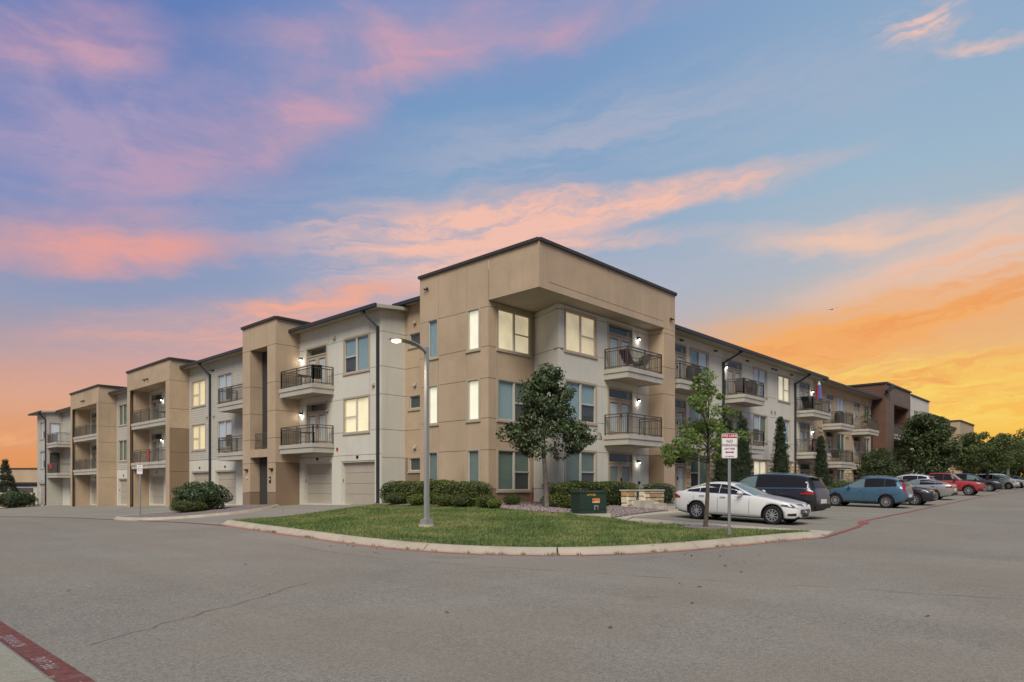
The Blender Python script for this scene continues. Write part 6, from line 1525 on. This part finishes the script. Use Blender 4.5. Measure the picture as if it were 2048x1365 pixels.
def grill(fr, u, v, z, label):
    r, mw = place('covered_grill', label, 'grill', fr, u, v, z); b = MB(); prof = [(.50,.30,.05),(.52,.32,.75),(.50,.30,.95),(.40,.24,1.10),(.2,.12,1.14)]; n = 12
    for hw, hd, zz in prof:
        for k in range(n): a = 2*math.pi*k/n; c, s = math.cos(a), math.sin(a); b.v.append((hw*math.copysign(abs(c)**.5,c), hd*math.copysign(abs(s)**.5,s), zz))
    for i in range(len(prof)-1):
        for k in range(n): b.f.append((i*n+k,i*n+(k+1)%n,(i+1)*n+(k+1)%n,(i+1)*n+k)); b.m.append(0)
    b.f.append(tuple(range((len(prof)-1)*n,len(prof)*n))); b.m.append(0); b.build('cover', M['plast'], r, mw, True)
def parasol(fr, u, v, z):
    r, mw = place('closed_parasol', 'closed blue red and white parasol standing on the top balcony', 'parasol', fr, u, v, z); MB().tube([(0,0,0),(0,0,2.55)], .02, 8).build('pole', M['alloy'], r, mw)
    MB().tube([(0,0,0),(0,0,.10)], [.24,.2], 14).build('base', M['plast'], r, mw); b = MB(); n = 16; prof = [(.04,2.45),(.11,2.2),(.15,1.8),(.19,1.35),(.24,1.05)]
    for i, (rr, zz) in enumerate(prof):
        for k in range(n): a = 2*math.pi*k/n; q = rr*(1+.25*(k%2)); b.v.append((q*math.cos(a), q*math.sin(a), zz-(k%2)*.06))
    for i in range(len(prof)-1):
        for k in range(n): b.f.append((i*n+k,i*n+(k+1)%n,(i+1)*n+(k+1)%n,(i+1)*n+k)); b.m.append(2 if i == 0 else (0 if (k//4)%2 == 0 else 1))
    b.build('canopy', [M['flag_b'], M['flag_r'], M['flag_w']], r, mw)
def bicycle(fr, u, v, z):
    r, mw = place('bicycle', 'small pink bicycle leaning behind the railing', 'bicycle', fr, u, v, z)
    for dx in (-.36,.36):
        b = MB(); N = 20; b.tube([(dx+.24*math.cos(2*math.pi*k/N),0,.26+.24*math.sin(2*math.pi*k/N)) for k in range(N+1)], .022, 6); wv = b.build('wheel', M['tyre'], r, mw); b = MB()
        for k in range(8): b.bar((dx,0,.26),(dx+.22*math.cos(k*math.pi/4),0,.26+.22*math.sin(k*math.pi/4)),.006)
        b.build('spokes', M['alloy'], wv, mw)
    b = MB(); bb, st, hd = (-.05,0,.28),(-.14,0,.62),(.27,0,.66)
    for p, q in ((bb,st),(bb,hd),(st,hd),((-.36,0,.26),bb),((-.36,0,.26),st),(hd,(.36,0,.26)),(hd,(.25,0,.78))): b.tube([p,q], .024, 6)
    b.build('frame', M['pink'], r, mw); b = MB(); b.tube([(.25,-.2,.82),(.25,0,.79),(.25,.2,.82)], .016, 6); b.build('handlebar', M['pink'], r, mw); b = MB(); b.tube([(-.26,0,.70),(-.14,0,.71),(-.02,0,.69)], [.07,.055,.025], 8); b.build('saddle', M['pink'], r, mw)
def potplant(fr, u, v, z, label, h=.7, seed=1, leaf='leaf_hedge'):
    r, mw = place('potted_plant', label, 'plant', fr, u, v, z); b = MB(); b.tube([(0,0,0),(0,0,.26)], [.11,.16], 12); b.build('pot', M['pot'], r, mw)
    rg = np.random.default_rng(seed); P, Nn, cc = crown_points(rg, 420, lambda k: ell(.28+h*.55, .30, .30, h*.5)(rg, k), 10, .2); V = np.array([tuple(mw @ Vector(p)) for p in P]); leaves(V, Nn, .11, M[leaf], 'foliage', r, rg, 3)
def towel(fr, u, v, z, label, m, w=.5, h=.7):
    p = fr @ Matrix.Translation((u, -v, z)); b = MB(); n = 6
    for k in range(n): x0, x1 = w*k/n, w*(k+1)/n; y = lambda x: .02*math.sin(x*22); b.quad((x0,y(x0)-.05,-h),(x1,y(x1)-.05,-h),(x1,y(x1)-.05,0),(x0,y(x0)-.05,0)); b.quad((x0,y(x0)-.05,0),(x1,y(x1)-.05,0),(x1,y(x1)+.05,-.25),(x0,y(x0)+.05,-.25))
    o = b.build('hanging_cloth', M[m]); o.matrix_basis = p; tag(o, label, 'cloth', 'things on the balconies')
def furnish():
    Wf = FR(0,.9,0,.03); LW = FR(-.8,0,WEST,-.13); RW = FR(0,1.25,0,.15); TN = FR(0,1.45,0,-.12)
    sling_chair(Wf, 6.95, .7, 7.47, 'purple sling chair on the top corner block balcony', M['purple'], R(0)); sling_chair(Wf, 7.8, .7, 7.47, 'black sling chair right of the purple one on the corner block balcony', M['black'], R(180))
    sling_chair(LW, -14.3, .7, 7.47, 'black folding chair on the top balcony of the white left wing', M['black'], R(150)); table(LW, -15.6, .7, 7.47, 'dark side table on the top balcony of the white left wing')
    table(LW, -15.2, .7, 7.47-F, 'dark side table on the lower balcony of the white left wing')
    armchair(RW, 20.0, .65, 7.47, 'wooden armchair with grey cushions behind the first downspout', R(20)); table(RW, 20.9, .7, 7.47, 'low table beside the wooden armchair', 'wood', .5); grill(RW, 21.5, .6, 7.47, 'black covered grill at the end of the armchair balcony')
    armchair(RW, 20.6, .6, 7.47-F, 'wooden armchair on the middle balcony behind the fire lane sign', R(10))
    grill(RW, 14.0, .6, 7.47, 'dark covered grill on the balcony next to the tan pier')
    grill(RW, 31.9, .6, 7.47, 'black covered grill beside the closed parasol'); table(RW, 32.9, .7, 7.47, 'dark table under the closed parasol', 'black', .8); parasol(RW, 33.5, .75, 7.47); sling_chair(RW, 31.2, .7, 7.47, 'black chair at the left end of the parasol balcony', M['black'])
    bicycle(RW, 31.7, .9, 7.47-F); grill(RW, 33.5, .6, 7.47-F, 'dark covered grill right of the pink bicycle')
    grill(TN, 39.4, .6, 7.2, 'covered grill on the first tan section balcony'); sling_chair(TN, 38.3, .7, 7.2-F, 'pale folding chair on the lower tan section balcony', M['cushion'])
    potplant(TN, 45.5, .9, 7.2, 'tall leafy plant in a pot on the last top balcony, left', 1.5, 5); potplant(TN, 46.5, .9, 7.2, 'broad leafy plant in a pot on the last top balcony, middle', 1.7, 6, 'leaf_dark'); potplant(TN, 47.2, .9, 7.2, 'smaller leafy plant in a pot on the last top balcony, right', .9, 7)
    armchair(TN, 45.8, .7, 7.2-F, 'cushioned chair on the last lower tan section balcony')
    T2 = FR(-.77,0,WEST,-.50); towel(T2, -37.4, 1.22, 5.25, 'red cloth hung over the tower balcony railing', 'flag_r'); table(T2, -39.8, .7, 7.42-F, 'white table behind the tower balcony railing', 'curtain', .7); table(T2, -36.0, .7, 7.42, 'dark table on the top tower balcony')
    EN = FR(-.8,0,WEST,-.98); towel(EN, -64.8, 1.36, 5.3, 'rust coloured cloth over the farthest balcony railing', 'flag_r', .9, .5)
furnish()
